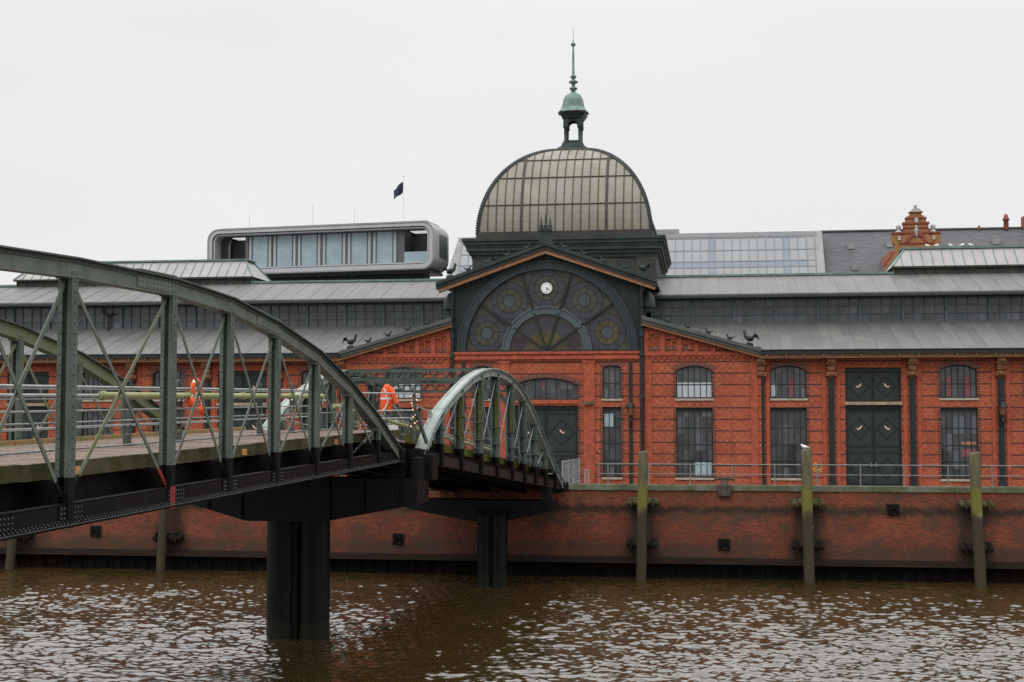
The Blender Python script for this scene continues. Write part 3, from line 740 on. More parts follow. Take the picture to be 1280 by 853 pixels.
for a in (17, 53.4, 90, 126.6, 163):
    cx, cz = 3.93*math.cos(R(a)), zc + 3.93*math.sin(R(a))
    b = MB(); b.ring(cx, cz, .76, 1.16, 0, 2*math.pi, -.112, -.1, n=32); ro = b.build('rosette_ring', M['st_purple'], pw)
    b = MB(); b.ring(cx, cz, .38, .76, 0, 2*math.pi, -.110, -.1, n=32); b.build('rosette_band', M['st_yellow' if a in (17,) else 'st_olive'], ro)
    if a != 90: b = MB(); b.disc(cx, cz, .38, -.111, n=24, y1=-.1); b.build('rosette_eye', M['st_blue'], ro)
    b = MB()
    for r in (.38, .76, 1.16): b.ring(cx, cz, r-.018, r+.018, 0, 2*math.pi, -.128, -.1, n=32)
    for k in range(8):
        t = R(a + 22.5 + 45*k); b.bar((cx+.38*math.cos(t), -.118, cz+.38*math.sin(t)), (cx+1.16*math.cos(t), -.118, cz+1.16*math.sin(t)), .02, .028)
    for k in (0, 1, 3, 4, 5, 7):
        t = R(a + 45*k); L = 1.16
        e = Vector((cx + 1.5*math.cos(t), 0, cz + 1.5*math.sin(t)))
        while (e.x**2 + (e.z-zc)**2)**.5 > RG or e.z < 8.2 or (e.x**2 + (e.z-zc)**2)**.5 < 2.8: e = e.lerp(Vector((cx, 0, cz)), .06)
        b.bar((cx+1.16*math.cos(t), -.116, cz+1.16*math.sin(t)), (e.x, -.116, e.z), .02, .025)
    b.build('leading', M['iron_green'], ro)
for a in (17, 53, 90, 127, 163):
    cx, cz = 1.74*math.cos(R(a)), zc + 1.74*math.sin(R(a))
    b = MB(); b.disc(cx, cz, .42, -.112, n=24, y1=-.1); b.build('glass_roundel', M['st_wine' if a in (17, 163) else 'st_purple'], pw)
b = MB(); P = [(1.15*math.cos(math.pi*i/20), zc + .06 + 1.15*math.sin(math.pi*i/20)) for i in range(21)]; b.prism(P, -.106, -.1); b.build('glass_fan', M['st_yellow'], pw)
# clock
cx, cz = 0, zc + 3.93
b = MB(); b.disc(cx, cz, .37, -.17, n=32, y1=-.11); ck = b.build('clock', M['white'], pw)
b = MB(); b.ring(cx, cz, .36, .41, 0, 2*math.pi, -.19, -.11, n=32)
for k in range(12):
    t = R(30*k); b.bar((cx+.27*math.cos(t), -.175, cz+.27*math.sin(t)), (cx+.33*math.cos(t), -.175, cz+.33*math.sin(t)), .02, .03)
b.build('clock_rim', M['iron_green'], ck)
b = MB(); b.bar((cx, -.185, cz+.05), (cx, -.185, cz-.30), .01, .034); b.bar((cx, -.188, cz), (cx+.15, -.188, cz-.12), .01, .044); b.build('clock_hand', M['black'], ck)
# crest on the gable's apex
b = MB(); b.box(-.42, .42, -.95, -.1, 14.7, 15.0); b.box(-.36, .36, -.9, -.2, 15.0, 15.55); b.box(-.42, .42, -.95, -.15, 15.55, 15.66)
for x in (-.28, 0, .28):
    h = .42 if x else .62; b.lathe((x, -.6, 15.66), [(.13, 0), (.15, .08), (.09, .16), (.14, .26), (.08, .34), (.055, .4+h*.4), (.012, .42+h)], 8)
    b.box(x-.1, x+.1, -.7, -.5, 15.6, 15.74)
b.build('apex_crest', M['copper_dk'], hall, HALL)

# ---- tower, dome, lantern
DX, DY, DZ, DA, DB, DH, DE = .22, 15.5, 16.55, 5.93, 5.93, 6.87, 1.57
b = MB(); b.box(DX-6.2, DX+6.2, 8.0, 23.0, 9.5, 15.3)
for s in (1, -1): b.box(*sorted((DX+s*6.3, DX+s*4.9)), 7.88, 23.1, 9.5, 15.0)
for k in range(6): b.box(DX-4.6 + k*1.55, DX-4.6 + k*1.55+1.3, 7.95, 8.0, 13.0, 14.8)
b.build('tower_drum', M['copper_br'], hall, HALL)
b = MB()
for z0, z1, d in ((14.95, 15.2, .15), (15.2, 15.45, .3), (15.45, 15.7, .46), (15.7, 15.87, .52), (15.87, 16.1, .64), (16.1, 16.3, .74)): b.box(DX-6.2-d, DX+6.2+d, 8-d, 23+d, z0, z1)
b.build('cornice', M['copper_dk'], hall, HALL)
b = MB(); b.box(DX-6.05, DX+6.05, 7.9, 23.1, 16.3, DZ+.2); b.build('dome_curb', M['copper_br'], hall, HALL)
def dome_pt(side, u, th):   # side 0 front, 1 right, 2 back, 3 left; u across the face in metres
    ca, sa = math.cos(th), math.sin(th)
    if side in (0, 2): return Vector((DX + u, DY - DE - DB*ca if side == 0 else DY + DE + DB*ca, DZ + DH*sa))
    return Vector((DX + (DA*ca if side == 1 else -DA*ca), DY + u, DZ + DH*sa))
for side in range(4):
    H = DA if side in (0, 2) else DB + DE; n = 20; ee = 0 if side in (0, 2) else DE; HC = H - ee; b = MB()
    for i in range(n):
        t0, t1 = R(90)*i/n, R(90)*(i+1)/n; w0, w1 = ee + HC*math.cos(t0), ee + HC*math.cos(t1)
        q = [dome_pt(side, -w0, t0), dome_pt(side, w0, t0), dome_pt(side, w1, t1), dome_pt(side, -w1, t1)]
        if side in (2, 3): q = q[::-1]
        b.quad(*q)
    fc = b.build('dome_glazing', M['glass_dome'], hall, HALL)
    r = MB(); N = [Vector((0,-1,0)), Vector((1,0,0)), Vector((0,1,0)), Vector((-1,0,0))][side]
    step = .583; u = -step*(int(H/step)+1)
    while u < H:
        u += step
        if abs(u) >= H - .1: continue
        tm = math.acos(min(1, max(0, abs(u)-ee)/HC)); heavy = abs(abs(u) - 2.915) < .02; k = 14
        pts = [dome_pt(side, u, tm*j/k) for j in range(k+1)]
        for p, q, j in zip(pts, pts[1:], range(k)):
            th = tm*(j+.5)/k; nn = (N*math.cos(th) + Vector((0, 0, 1))*math.sin(th)).normalized()
            r.bar(p + nn*.02, q + nn*.02, .17 if heavy else .062, .1 if heavy else .06, up=nn)
    for td in (18, 37, 54.5):
        th = R(td); w = ee + HC*math.cos(th); nn = N*math.cos(th) + Vector((0, 0, 1))*math.sin(th)
        r.bar(dome_pt(side, -w, th) + nn*.03, dome_pt(side, w, th) + nn*.03, .055, .07, up=nn)
    w = H; r.bar(dome_pt(side, -w, R(1)), dome_pt(side, w, R(1)), .2, .25)
    r.build('glazing_bar', M['copper_br'], fc)
for sx in (1, -1):
    for sy in (1, -1):
        b = MB(); pts = [(DX + sx*DA*math.cos(R(90)*j/20), DY + sy*(DE + DB*math.cos(R(90)*j/20)), DZ + DH*math.sin(R(90)*j/20)) for j in range(20)]
        b.path(pts, .13, 6)
        for k in range(1, 60):
            t = R(88)*k/60; b.ell((DX + sx*(DA+.1)*math.cos(t), DY + sy*(DE + (DB+.1)*math.cos(t)), DZ + (DH+.1)*math.sin(t)), (.075, .075, .075), 6, 4)
        b.build('hip_rib', M['copper_dk'], hall, HALL)
LX, LY = DX - .02, DY
b = MB(); b.lathe((LX, LY, 23.3), [(1.95, 0), (1.85, .25), (1.6, .48), (1.15, .74), (1.08, .95), (.0, .95)], 4, rot=R(45), smooth=False)
lt = b.build('lantern_base', M['copper_dk'], hall, HALL)
b = MB()
for sx in (1, -1):
    for sy in (1, -1):
        x, y = LX + sx*.52, LY + sy*.52
        b.lathe((x, y, 24.25), [(.2, 0), (.2, .16), (.12, .2), (.13, 1.1), (.19, 1.16), (.2, 1.3)], 8); b.box(x-.17, x+.17, y-.17, y+.17, 25.5, 26.1)
for ax in (0, 1):
    for s in (1, -1):
        for i in range(12):
            a0, a1 = math.pi*i/12, math.pi*(i+1)/12; P = []
            for a in (a0, a1): P.append((-.40*math.cos(a), 25.55 + .4*math.sin(a)))
            p = [(P[0][0], P[0][1]), (P[1][0], P[1][1]), (P[1][0], 26.1), (P[0][0], 26.1)]
            for d in (-.1, .1): pass
            v = []
            for d in (-.1, .1):
                for u, z in p: v.append((LX+u, LY+s*.52+d, z) if ax == 0 else (LX+s*.52+d, LY+u, z))
            b.add(v, [(0,1,2,3), (7,6,5,4), (0,4,5,1), (3,2,6,7)])
b.box(LX-.42, LX+.42, LY-.46, LY-.42, 24.3, 24.5)
b.build('lantern_arcade', M['copper_dk'], lt)
b = MB(); b.lathe((LX, LY, 26.1), [(1.05, 0), (1.12, .1), (1.35, .38), (1.38, .5), (.0, .5)], 4, rot=R(45), smooth=False)
b.build('lantern_cornice', M['copper_dk'], lt)
b = MB(); b.lathe((LX, LY, 26.58), [(1.22, 0), (1.08, .14), (.9, .4), (.82, .75), (.76, 1.05), (.6, 1.32), (.36, 1.5), (.15, 1.58)], 8, rot=R(22.5), smooth=False)
b.build('bell_roof', M['copper'], lt)
b = MB(); b.lathe((LX, LY, 28.1), [(.18, 0), (.16, .2), (.3, .3), (.3, .38), (.14, .48), (.13, .68), (.34, .8), (.34, .88), (.12, 1.0), (.14, 1.12), (.24, 1.2), (.22, 1.28), (.1, 1.4), (.085, 2.6), (.06, 3.4), (.05, 3.5), (.19, 3.62), (.19, 3.7), (.05, 3.85), (.022, 4.0), (.012, 4.9)], 12)
b.build('spire', M['copper'], lt)
# ================================================================== bridge
def rivet(b, p, r=.021, m=0): r *= 1.3; b.ell(p, (r, r, r), 6, 4, m)

def lerp_tab(tab, s):
    for (a, va), (c, vc) in zip(tab, tab[1:]):
        if a <= s <= c: return va + (vc-va)*(s-a)/(c-a)
    return tab[0][1] if s < tab[0][0] else tab[-1][1]

def post(root, s, y, zb, zt, zp, out, mats, wide=.28, dep=.26, riv=True, red=False):
    """riveted H post: two flanges, web, angle legs; black below zp"""
    b = MB(); h = wide/2; d = dep/2
    for z0, z1, m in ((zb, zp, 1), (zp, zt, 0)):
        yo, yi = y + out*d, y - out*d
        b.box(s-h, s+h, *sorted((yo, yo+out*.022)), z0, z1, m); b.box(s-h, s+h, *sorted((yi, yi-out*.022)), z0, z1, m)
        b.box(s-.012, s+.012, *sorted((yo-out*.001, yi+out*.001)), z0, z1, m)
        for sg in (-1, 1):
            for yy, k in ((yo, -1), (yi, 1)): b.box(*sorted((s+sg*h, s+sg*(h-.02))), *sorted((yy+k*out*.002, yy+k*out*.075)), z0, z1, m)
    if red: b.box(s-h-.004, s+h+.004, *sorted((y+out*(d+.02), y+out*(d+.03))), zb-.02, zb+.52, 2)
    if riv:
        z = zb + .12
        while z < zt - .1:
            m = 1 if z < zp else 0
            rivet(b, (s, y+out*(d+.024), z), m=m); rivet(b, (s-h-.002, y-out*(d-.04), z), .018, m)
            rivet(b, (s-h+.03, y+out*(d+.024), z+.1), .012, m)
            z += .215
    return b.build('post', mats, root)

def brace(root, p, q, zp, mats, w=.1, off=0, red=None):
    """flat bar from p to q (low to high), black below zp"""
    P, Q = Vector(p), Vector(q); P.y += off; Q.y += off
    t = max(0, min(1, (zp - P.z)/(Q.z - P.z))); K = P.lerp(Q, t); b = MB()
    if t > .01: b.bar(P, K, .025, w, 1, up=(0, 0, 1))
    b.bar(K, Q, .025, w, 0, up=(0, 0, 1))
    if red: b.bar(P.lerp(Q, red[0]), P.lerp(Q, red[1]), .03, w+.006, 2)
    return b.build('brace', mats, root)

def seg_bar(b, p, q, w, h, off, m=0, y0=0):
    """bar along p-q shifted along the segment's upward normal"""
    p, q = Vector(p), Vector(q); d = (q-p).normalized(); n = Vector((0,1,0)).cross(d) if False else Vector((-d.z, 0, d.x))
    if n.z < 0: n = -n
    b.bar(p + n*off + Vector((0, y0, 0)), q + n*off + Vector((0, y0, 0)), w, h, m, up=n)

# ---------------- first span
E1 = (.0283, .9996); rz1 = math.atan2(E1[1], E1[0])
span1 = thing('bridge_span', 'large grey green riveted bowstring truss span nearest the water, running in from the left', 'bridge', (-2.565, -29.901, 0), rz1, 'spans of the footbridge')
z1b = lambda s: 2.28 + .0165*s - .02
half = [(0, .42), (-3.35, 1.80), (-7.07, 3.10), (-10.85, 4.14), (-14.64, 4.83), (-18.42, 5.32), (-22.17, 5.52)]
nodes1 = half + [(-49.32 - s, h + (.01 if k == 0 else .11 if k == 1 else .05 if k == 2 else 0)) for k, (s, h) in enumerate(reversed(half))]
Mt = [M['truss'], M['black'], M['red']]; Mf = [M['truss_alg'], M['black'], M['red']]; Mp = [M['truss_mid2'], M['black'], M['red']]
W1 = 8.3
def truss1(y, out, near, mats):
    top = [(s, y, z1b(s) + h) for s, h in nodes1]
    b = MB()
    for i, (p, q) in enumerate(zip(top, top[1:])):
        m = 0
        seg_bar(b, p, q, .50, .035, -.018, 2); seg_bar(b, p, q, .26, .36, -.22, 0); seg_bar(b, p, q, .33, .03, -.41, 0)  # top flange coloured darker, for its shaded underside
        seg_bar(b, p, q, .02, .09, -.075, 2, out*.15)  # dark strip paints the shadow below the top flange
        if near and p[0] > -36:
            P, Q = Vector(p), Vector(q); d = (Q-P); L = d.length; d.normalize(); n = Vector((-d.z, 0, d.x)); n = n if n.z > 0 else -n; k = .08
            while k < L:
                rivet(b, P + d*k - n*.08 + Vector((0, out*.162, 0)), .017); k += .16
            if i in (1, 4, 6):  # splice plates
                a0, a1 = L*.02, L*.42 if i == 6 else L*.5
                b.bar(P + d*a0 - n*.22 + Vector((0, out*.14, 0)), P + d*a1 - n*.22 + Vector((0, out*.14, 0)), .025, .3, 0, up=n)
                b.bar(P + d*a0 + n*.03, P + d*a1 + n*.03, .48, .03, 0, up=n)
                k = a0 + .1
                while k < a1:
                    for dz in (.12, .22, .32): rivet(b, P + d*k - n*dz + Vector((0, out*.155, 0)), .019)
                    k += .2
    for p in top[1:-1]: b.box(p[0]-.3, p[0]+.3, y-.135, y+.135, p[2]-.46, p[2]-.06)
    b.build('arch_chord', [mats[0], M['black'], M['truss_dk']], span1)
    b = MB(); sa, sb = nodes1[0][0] + .55, nodes1[-1][0]
    A, B = (sa, y, z1b(sa)), (sb, y, z1b(sb))
    seg_bar(b, A, B, .40, .03, .02); seg_bar(b, A, B, .2, .40, .24); seg_bar(b, A, B, .22, .02, .46); seg_bar(b, A, B, .02, .11, .095, 0, out*.115); seg_bar(b, A, B, .3, .025, -.01)
    seg_bar(b, A, B, .05, .012, .042, 1, out*.19)  # pale strip paints the highlight along the bottom flange
    if near:
        s = -.3
        while s > -34:
            for dz in (.08, .12): rivet(b, (s, y+out*(.115 if dz > .1 else .16), z1b(s)+dz), .016, 1)  # paler rivets: their specular glint put into the colour
            s -= .15
        for sc in (-29.3, -26.6, -21.4, -17.9, -14.1):   # splice plates
            b.box(sc-1.0, sc, *sorted((y+out*.1, y+out*.125)), z1b(sc-1)+.1, z1b(sc)+.42)
            for i in range(7):
                for k in range(3): rivet(b, (sc-.08-.14*i, y+out*.13, z1b(sc-.5)+.17+.1*k), .016, 1)  # splice rivets carry the same painted glint
    b.build('bottom_chord', [M['black'], M['lead2']], span1)
    for k, (s, h) in enumerate(nodes1):
        if k in (0, len(nodes1)-1): continue
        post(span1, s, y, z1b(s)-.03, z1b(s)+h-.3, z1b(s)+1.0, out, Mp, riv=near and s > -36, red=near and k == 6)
    for k, ((s0, h0), (s1, h1)) in enumerate(zip(nodes1, nodes1[1:])):
        zp = z1b(s0) + .93
        if 0 < k < len(nodes1)-2:
            brace(span1, (s0, y, z1b(s0)+.4), (s1, y, z1b(s1)+h1-.42), zp, mats, off=out*.03, red=(.02, .12) if near and k == 6 else None)
            brace(span1, (s1, y, z1b(s1)+.4), (s0, y, z1b(s0)+h0-.42), zp, mats if not (near and k == 6) else [M['truss_alg'], M['black'], M['red']], off=-out*.03)
        elif k == 0: brace(span1, (s0-.6, y, z1b(s0)+.45), (s1, y, z1b(s1)+h1-.4), zp, mats) if False else None
truss1(0, -1, True, Mt)
truss1(W1, 1, False, Mf)
b = MB()                      # bottom end shoe
for y in (0, W1): b.box(-.35, .6, y-.2, y+.2, z1b(0)-.05, z1b(0)+.55); b.box(-.1, .7, y-.3, y+.3, z1b(0)-.5, z1b(0)-.05)
b.build('bearing_shoe', M['black'], span1)
zd1 = lambda s: 3.47 + .0152*s
b = MB(); s = 2.6
while s > -49:
    j = random.uniform(-.008, .008); b.add([(s-.205, .62, zd1(s)-.1+j), (s, .62, zd1(s)-.1+j), (s, W1-.6, zd1(s)-.1+j), (s-.205, W1-.6, zd1(s)-.1+j), (s-.205, .62, zd1(s)+j), (s, .62, zd1(s)+j), (s, W1-.6, zd1(s)+j), (s-.205, W1-.6, zd1(s)+j)],
        [(0,3,2,1), (4,5,6,7), (0,1,5,4), (1,2,6,5), (2,3,7,6), (3,0,4,7)]); s -= .215
b.build('deck', M['deck'], span1)
b = MB(); s = 2.4
while s > -48:
    L = random.uniform(1.2, 2.4); a = (s-L+.015, .56, zd1(s-L)-.13); c = (s, .56, zd1(s)-.13); seg_bar(b, a, c, .13, .34, random.uniform(-.012, .012)); s -= L
b.build('deck_edge_beam', M['deck_edge'], span1)
b = MB(); s = 2.4
while s > -48:
    L = random.uniform(.5, 1.1); seg_bar(b, (s-L+.05, W1-.85, zd1(s-L)+.07), (s, W1-.85, zd1(s)+.07), .2, .14, 0); s -= L
b.build('kerb', M['kerb'], span1)
b = MB()
for y in (1.0, 3.0, 5.2, 7.3): seg_bar(b, (-49, y, zd1(-49)-.42), (2.4, y, zd1(2.4)-.42), .2, .6, 0)
for s, h in nodes1: b.box(s-.12, s+.12, .1, W1-.1, z1b(s)+.12, zd1(s)-.3)
seg_bar(b, (-49, .8, z1b(-49)+.62), (.5, .8, z1b(.5)+.62), .03, .8, 0)
b.build('floor_beam', M['black'], span1)
for s in (-25.8, -15.8, -6.9, -18.9 - 13.6):
    b = MB(); b.box(s-.17, s+.17, .46, .5, zd1(s)-.27, zd1(s)-.09); b.build('marker_plate', M['tag'], span1)
# rails
def rail_line(b, pts, r, n=8): b.path(pts, r, n)
b = MB()
for dz, r in ((.30, .022), (.86, .022)): b.tube((-49, .3, zd1(-49)+dz), (.2, .3, zd1(.2)+dz), r, n=8)
for s in [n[0] for n in nodes1[1:-1]]: b.box(s-.03, s+.03, .1, .3, zd1(s)+.28, zd1(s)+.32); b.box(s-.03, s+.03, .1, .3, zd1(s)+.84, zd1(s)+.88)
b.build('side_rail', M['rail_grey'], span1)
b = MB()
for dz, r in ((.4, .022), (.95, .025), (1.35, .025)): b.tube((-49, W1-.5, zd1(-49)+dz), (1.0, W1-.5, zd1(1.0)+dz), r, n=6)
b.build('side_rail', M['rail_grey'], span1)
YM = 3.8
def plate_post(b, s, y, z, h=2.0):
    w = .2
    for sg in (-1, 1): b.box(s+sg*w-.045, s+sg*w+.045, y-.02, y+.02, z, z+h-.28)
    N = 12
    for i in range(N):
        a0, a1 = math.pi*i/N, math.pi*(i+1)/N; P = [(s+r*math.cos(a), z+h-.28+r*math.sin(a)) for r, a in ((.13, a0), (.25, a0), (.25, a1), (.13, a1))]
        b.prism(P, y-.02, y+.02)
    b.box(s-w+.045, s+w-.045, y-.018, y+.018, z, z+.34); b.box(s-w+.045, s+w-.045, y-.018, y+.018, z+1.1, z+1.28)
    b.box(s-.3, s+.3, y-.12, y+.12, z-.02, z+.03); b.tube((s+.1, y-.06, z+.02), (s+.1, y-.06, z+.1), .03, n=6); b.tube((s-.1, y-.06, z+.02), (s-.1, y-.06, z+.1), .03, n=6)
for k in range(13):
    s = 1.6 - 3.6*k
    b = MB(); plate_post(b, s, YM, zd1(s)); b.build('rail_post', M['truss_dk'], span1)
b = MB()
for dz, r in ((1.68, .035), (1.62, .02), (1.05, .022), (.62, .022)): b.tube((-49, YM-.06, zd1(-49)+dz), (1.3, YM-.06, zd1(1.3)+dz), r, n=8)
b.build('divider_rail', M['galv'], span1)
b = MB(); b.tube((-18.6, YM-.22, zd1(-18.6)+1.45), (1.3, YM-.22, zd1(1.3)+1.45), .095, n=12)
for s in (-18.5, -12.5, -8, -3): b.tube((s, YM-.22, zd1(s)+1.45), (s+.18, YM-.22, zd1(s)+1.45), .13, n=12)
b.build('service_pipe', M['pipe_alg'], span1)
b = MB(); b.tube((-49, YM-.2, zd1(-49)+1.45), (-18.6, YM-.2, zd1(-18.6)+1.45), .045, n=10); b.build('cable_duct', M['galv'], span1)

# ---------------- second span
E2 = (.15069, .98858); rz2 = math.atan2(E2[1], E2[0]); W2 = 7.5
span2 = thing('bridge_span', 'smaller pale round arched truss span sloping down to the quay', 'bridge', (-1.977, -28.806, 0), rz2, 'spans of the footbridge')
z2b = lambda s: 2.2 - .1*s
zd2 = lambda s: z2b(s) + .86 - max(0, s-20)*.05
tab2 = [(0, 2.55), (1.2, 3.62), (2.5, 4.45), (3.8, 5.0), (5.15, 5.5), (6.5, 5.93), (7.95, 6.24), (9.2, 6.38), (10.5, 6.38), (11.8, 6.26), (13, 6.02), (14.2, 5.66), (15.25, 5.2), (16.2, 4.72), (17.2, 4.1), (18.2, 3.42), (19.25, 2.7), (20.3, 1.95), (21.4, 1.25), (22.4, .68), (23.2, .25)]
post2 = [2.5, 5.15, 7.95, 10.5, 13.0, 15.25, 17.3, 19.3, 21.3]
def truss2(y, out, near, mats):
    b = MB(); top = [(s, y, z) for s, z in tab2]
    for p, q in zip(top, top[1:]):
        p, q = Vector(p), Vector(q); d = (q-p).normalized(); p2, q2 = p - d*.02, q + d*.02
        seg_bar(b, p2, q2, .52, .035, -.018, 0); seg_bar(b, p2, q2, .3, .3, -.19, 0); seg_bar(b, p2, q2, .4, .03, -.34, 0); seg_bar(b, p2, q2, .03, .09, -.075, 0, out*.17); seg_bar(b, p2, q2, .03, .09, -.075, 0, -out*.17)
        seg_bar(b, p2, q2, .06, .02, .01, 0, out*.16); seg_bar(b, p2, q2, .06, .02, .01, 0, -out*.16)
    n = 150
    for i in range(n):
        s = 23*i/n; z = lerp_tab(tab2, s)
        if near: rivet(b, (s, y-.21, z+.012), .016); rivet(b, (s, y+.21, z+.012), .016)
    b.build('arch_chord', mats[0], span2)
    b = MB(); A, B = (-.3, y, z2b(-.3)), (23.5, y, z2b(23.5))
    seg_bar(b, A, B, .42, .03, .02, 0); seg_bar(b, A, B, .16, .5, .29, 1); seg_bar(b, A, B, .3, .03, .56, 0)
    b.build('bottom_chord', [M['black'], M['black_brown']], span2)
    for k, s in enumerate(post2):
        ms = [M['truss_mid'], M['black'], M['red']]
        post(span2, s, y, z2b(s)-.04, lerp_tab(tab2, s)-.2, z2b(s)+.98, out, ms, wide=.3, dep=.34, riv=False)
        if near and k in (1, 2, 3, 4):
            a = MB(); zt = lerp_tab(tab2, s); lo = z2b(s) + 1.3 + .35*(k-1); a.box(s-.17, s-.152, y-.17, y-.04, lo, zt - .5 - .3*(k-1)); a.build('algae_streak', M['moss'], span2) if k < 5 else None
        for z in (z2b(s)+1.6, z2b(s)+2.4):
            if z < lerp_tab(tab2, s) - .6:
                c = MB(); c.box(s-.19, s+.19, y-.26, y+.26, z, z+.03); c.build('batten_plate', M['truss_mid'], span2)
    P = [0.2] + post2 + [22.6]
    for s0, s1 in zip(P[1:-1], P[2:-1]):
        brace(span2, (s0, y, z2b(s0)+.75), (s1, y, lerp_tab(tab2, s1)-.4), z2b(s0)+.95, [M['truss_lt'], M['black'], M['red']], w=.07, off=out*.03)
        brace(span2, (s1, y, z2b(s1)+.75), (s0, y, lerp_tab(tab2, s0)-.4), z2b(s0)+.95, [mats[0], M['black'], M['red']], w=.06, off=-out*.03)
truss2(0, -1, True, [M['truss_lt'], M['black'], M['red']])
truss2(W2, 1, False, [M['truss_lt'], M['black'], M['red']])
b = MB(); s = -2.2
while s < 26.2:
    b.add([(s, .42, zd2(s)-.1), (s+.2, .42, zd2(s)-.12), (s+.2, W2-.4, zd2(s)-.12), (s, W2-.4, zd2(s)-.1), (s, .42, zd2(s)), (s+.2, .42, zd2(s+.2)), (s+.2, W2-.4, zd2(s+.2)), (s, W2-.4, zd2(s))],
        [(0,3,2,1), (4,5,6,7), (0,1,5,4), (1,2,6,5), (2,3,7,6), (3,0,4,7)]); s += .21
b.build('deck', M['deck'], span2)
b = MB(); s = -.4
while s < 23:
    L = random.uniform(.7, 1.6); seg_bar(b, (s, .36, zd2(s)+.1), (s+L-.08, .36, zd2(s+L)+.1), .14, .34, random.uniform(-.05, .02)); s += L
b.build('mossy_kerb', M['moss'], span2)
b = MB()
for y in (.7, 2.6, 4.8, 6.8): seg_bar(b, (-.5, y, zd2(-.5)-.5), (24.5, y, zd2(24.5)-.42), .22, .7, 0)
for s in post2: b.box(s-.12, s+.12, .1, W2-.1, z2b(s)+.02, zd2(s)-.3)
for y in (0, W2): b.box(-.5, .5, y-.25, y+.25, z2b(0)-.35, z2b(0)+.55); b.box(22.6, 23.8, y-.25, y+.25, z2b(23)-.1, z2b(23)+.45)
b.build('floor_beam', M['black'], span2)
def lattice(name, s, zt, zb):
    b = MB()
    for z, h in ((zt, .17), (zb, .13)):
        b.box(s-.16, s+.16, .1, W2-.1, z-h, z); b.box(s-.18, s+.18, .1, W2-.1, z-.02, z+.004)
    n = 11; w = (W2-.6)/n
    for i in range(n):
        y = .3 + i*w
        for sg in (-.12, .12): b.bar((s+sg, y, zb), (s+sg, y+w/2, zt-.06), .02, .10, up=(1, 0, 0)); b.bar((s+sg, y+w/2, zt-.06), (s+sg, y+w, zb), .02, .10, up=(1, 0, 0))
    for y0, d in ((.15, 1), (W2-.15, -1)):      # curved knee braces
        P = []
        for k in range(9):
            a = math.pi/2*k/8; P.append((s, y0 + d*(1.35 - 1.35*math.cos(a)), zb - 1.1 + 1.1*math.sin(a)))
        for p, q in zip(P, P[1:]): b.bar(p, q, .2, .09, up=(1, 0, 0))
    b.build(name, M['truss_mid'], span2)
lattice('wind_girder', 9.5, 6.42, 5.98)
lattice('wind_girder', 13.2, 5.95, 5.45)
b = MB(); b.box(11.3, 11.5, .1, W2-.1, 5.78, 5.9)
for s0, s1 in ((9.5, 13.2),):
    b.bar((s0, .2, 6.1), (s1, W2-.2, 5.7), .08, .08); b.bar((s0, W2-.2, 6.1), (s1, .2, 5.7), .08, .08)
b.build('wind_brace', M['truss_dk'], span2)
b = MB()
for dz, r in ((1.1, .025), (.6, .02)): b.path([(-.3, .2, zd2(-.3)+dz+.45), (2.2, .2, zd2(2.2)+dz+.3), (4, .5, zd2(4)+dz), (22.8, .5, zd2(22.8)+dz)], r, 8)
for s in (4, 6.5, 9.2, 11.8, 14.2, 16.3, 18.3, 20.3, 22.4): b.tube((s, .5, zd2(s)), (s, .5, zd2(s)+1.12), .025, n=6)
for s in (1.9,): b.box(s-.06, s+.06, .14, .26, zd2(s), zd2(s)+1.5)
b.build('side_rail', M['galv'], span2)
b = MB()
for dz, r in ((1.1, .025), (.6, .02)): b.tube((-.3, W2-.5, zd2(-.3)+dz), (23, W2-.5, zd2(23)+dz), r, n=6)
b.build('side_rail', M['galv'], span2)
for k in range(6):
    s = 1.6 + 3.7*k
    b = MB(); plate_post(b, s, 3.75, zd2(s), 1.75); b.build('rail_post', M['truss_dk'], span2)
b = MB()
for dz, r in ((1.6, .03), (1.0, .022), (.55, .022)): b.tube((.4, 3.7, zd2(.4)+dz), (22, 3.7, zd2(22)+dz), r, n=8)
b.build('divider_rail', M['galv'], span2)
b = MB(); b.tube((-.6, 3.5, zd2(-.6)+1.42), (21, 3.5, zd2(21)+1.3), .095, n=12); b.build('service_pipe', M['pipe_alg'], span2)

def L1(s, y, z):  # local of span 1 to world
    return (-2.565 + E1[0]*s - E1[1]*y, -29.901 + E1[1]*s + E1[0]*y, z)
def L2(s, y, z): return (-1.977 + E2[0]*s - E2[1]*y, -28.806 + E2[1]*s + E2[0]*y, z)

# hinge platform railing at the joint of the two spans
o = L1(0, 0, 3.4)
jr = thing('joint_railing', 'grey pipe railing with lit string lights where the two bridge spans meet', 'railing', o)
b = MB(); A = L1(-4.6, .28, 0); B = L1(.1, .2, 0); C_ = L2(-.2, .1, 0)
for dz in (.55, .86, 1.55): b.path([(A[0], A[1], zd1(-4.6)+dz), (B[0], B[1], zd1(0)+dz), (C_[0], C_[1], zd1(0.8)+dz)], .03, 8)
rl = b.build('rail', M['galv'], jr, o)
for P, h in ((C_, 1.72),):
    b = MB(); b.box(P[0]-.05, P[0]+.05, P[1]-.05, P[1]+.05, 3.1, 3.45+h); b.build('post', M['truss_dk'], jr, o)
b = MB(); P = L2(.5, .1, 0); b.bar((C_[0], C_[1], 4.5), (P[0]+.3, P[1], 2.9), .1, .12); b.bar((C_[0]-.5, C_[1], 2.9), (C_[0], C_[1], 4.2), .06, .08); b.build('stay', M['truss_dk'], jr, o)
o = C_[:2] + (3.4,)
sl = thing('string_lights', 'string of small lit bulbs wound round the railing post between the spans', 'string lights', o)
b = MB(); pts = []
for k in range(90):
    t = k/89; a = t*5.2*2*math.pi; pts.append((C_[0] + .1*math.cos(a), C_[1] + .1*math.sin(a), 3.55 + 1.55*t))
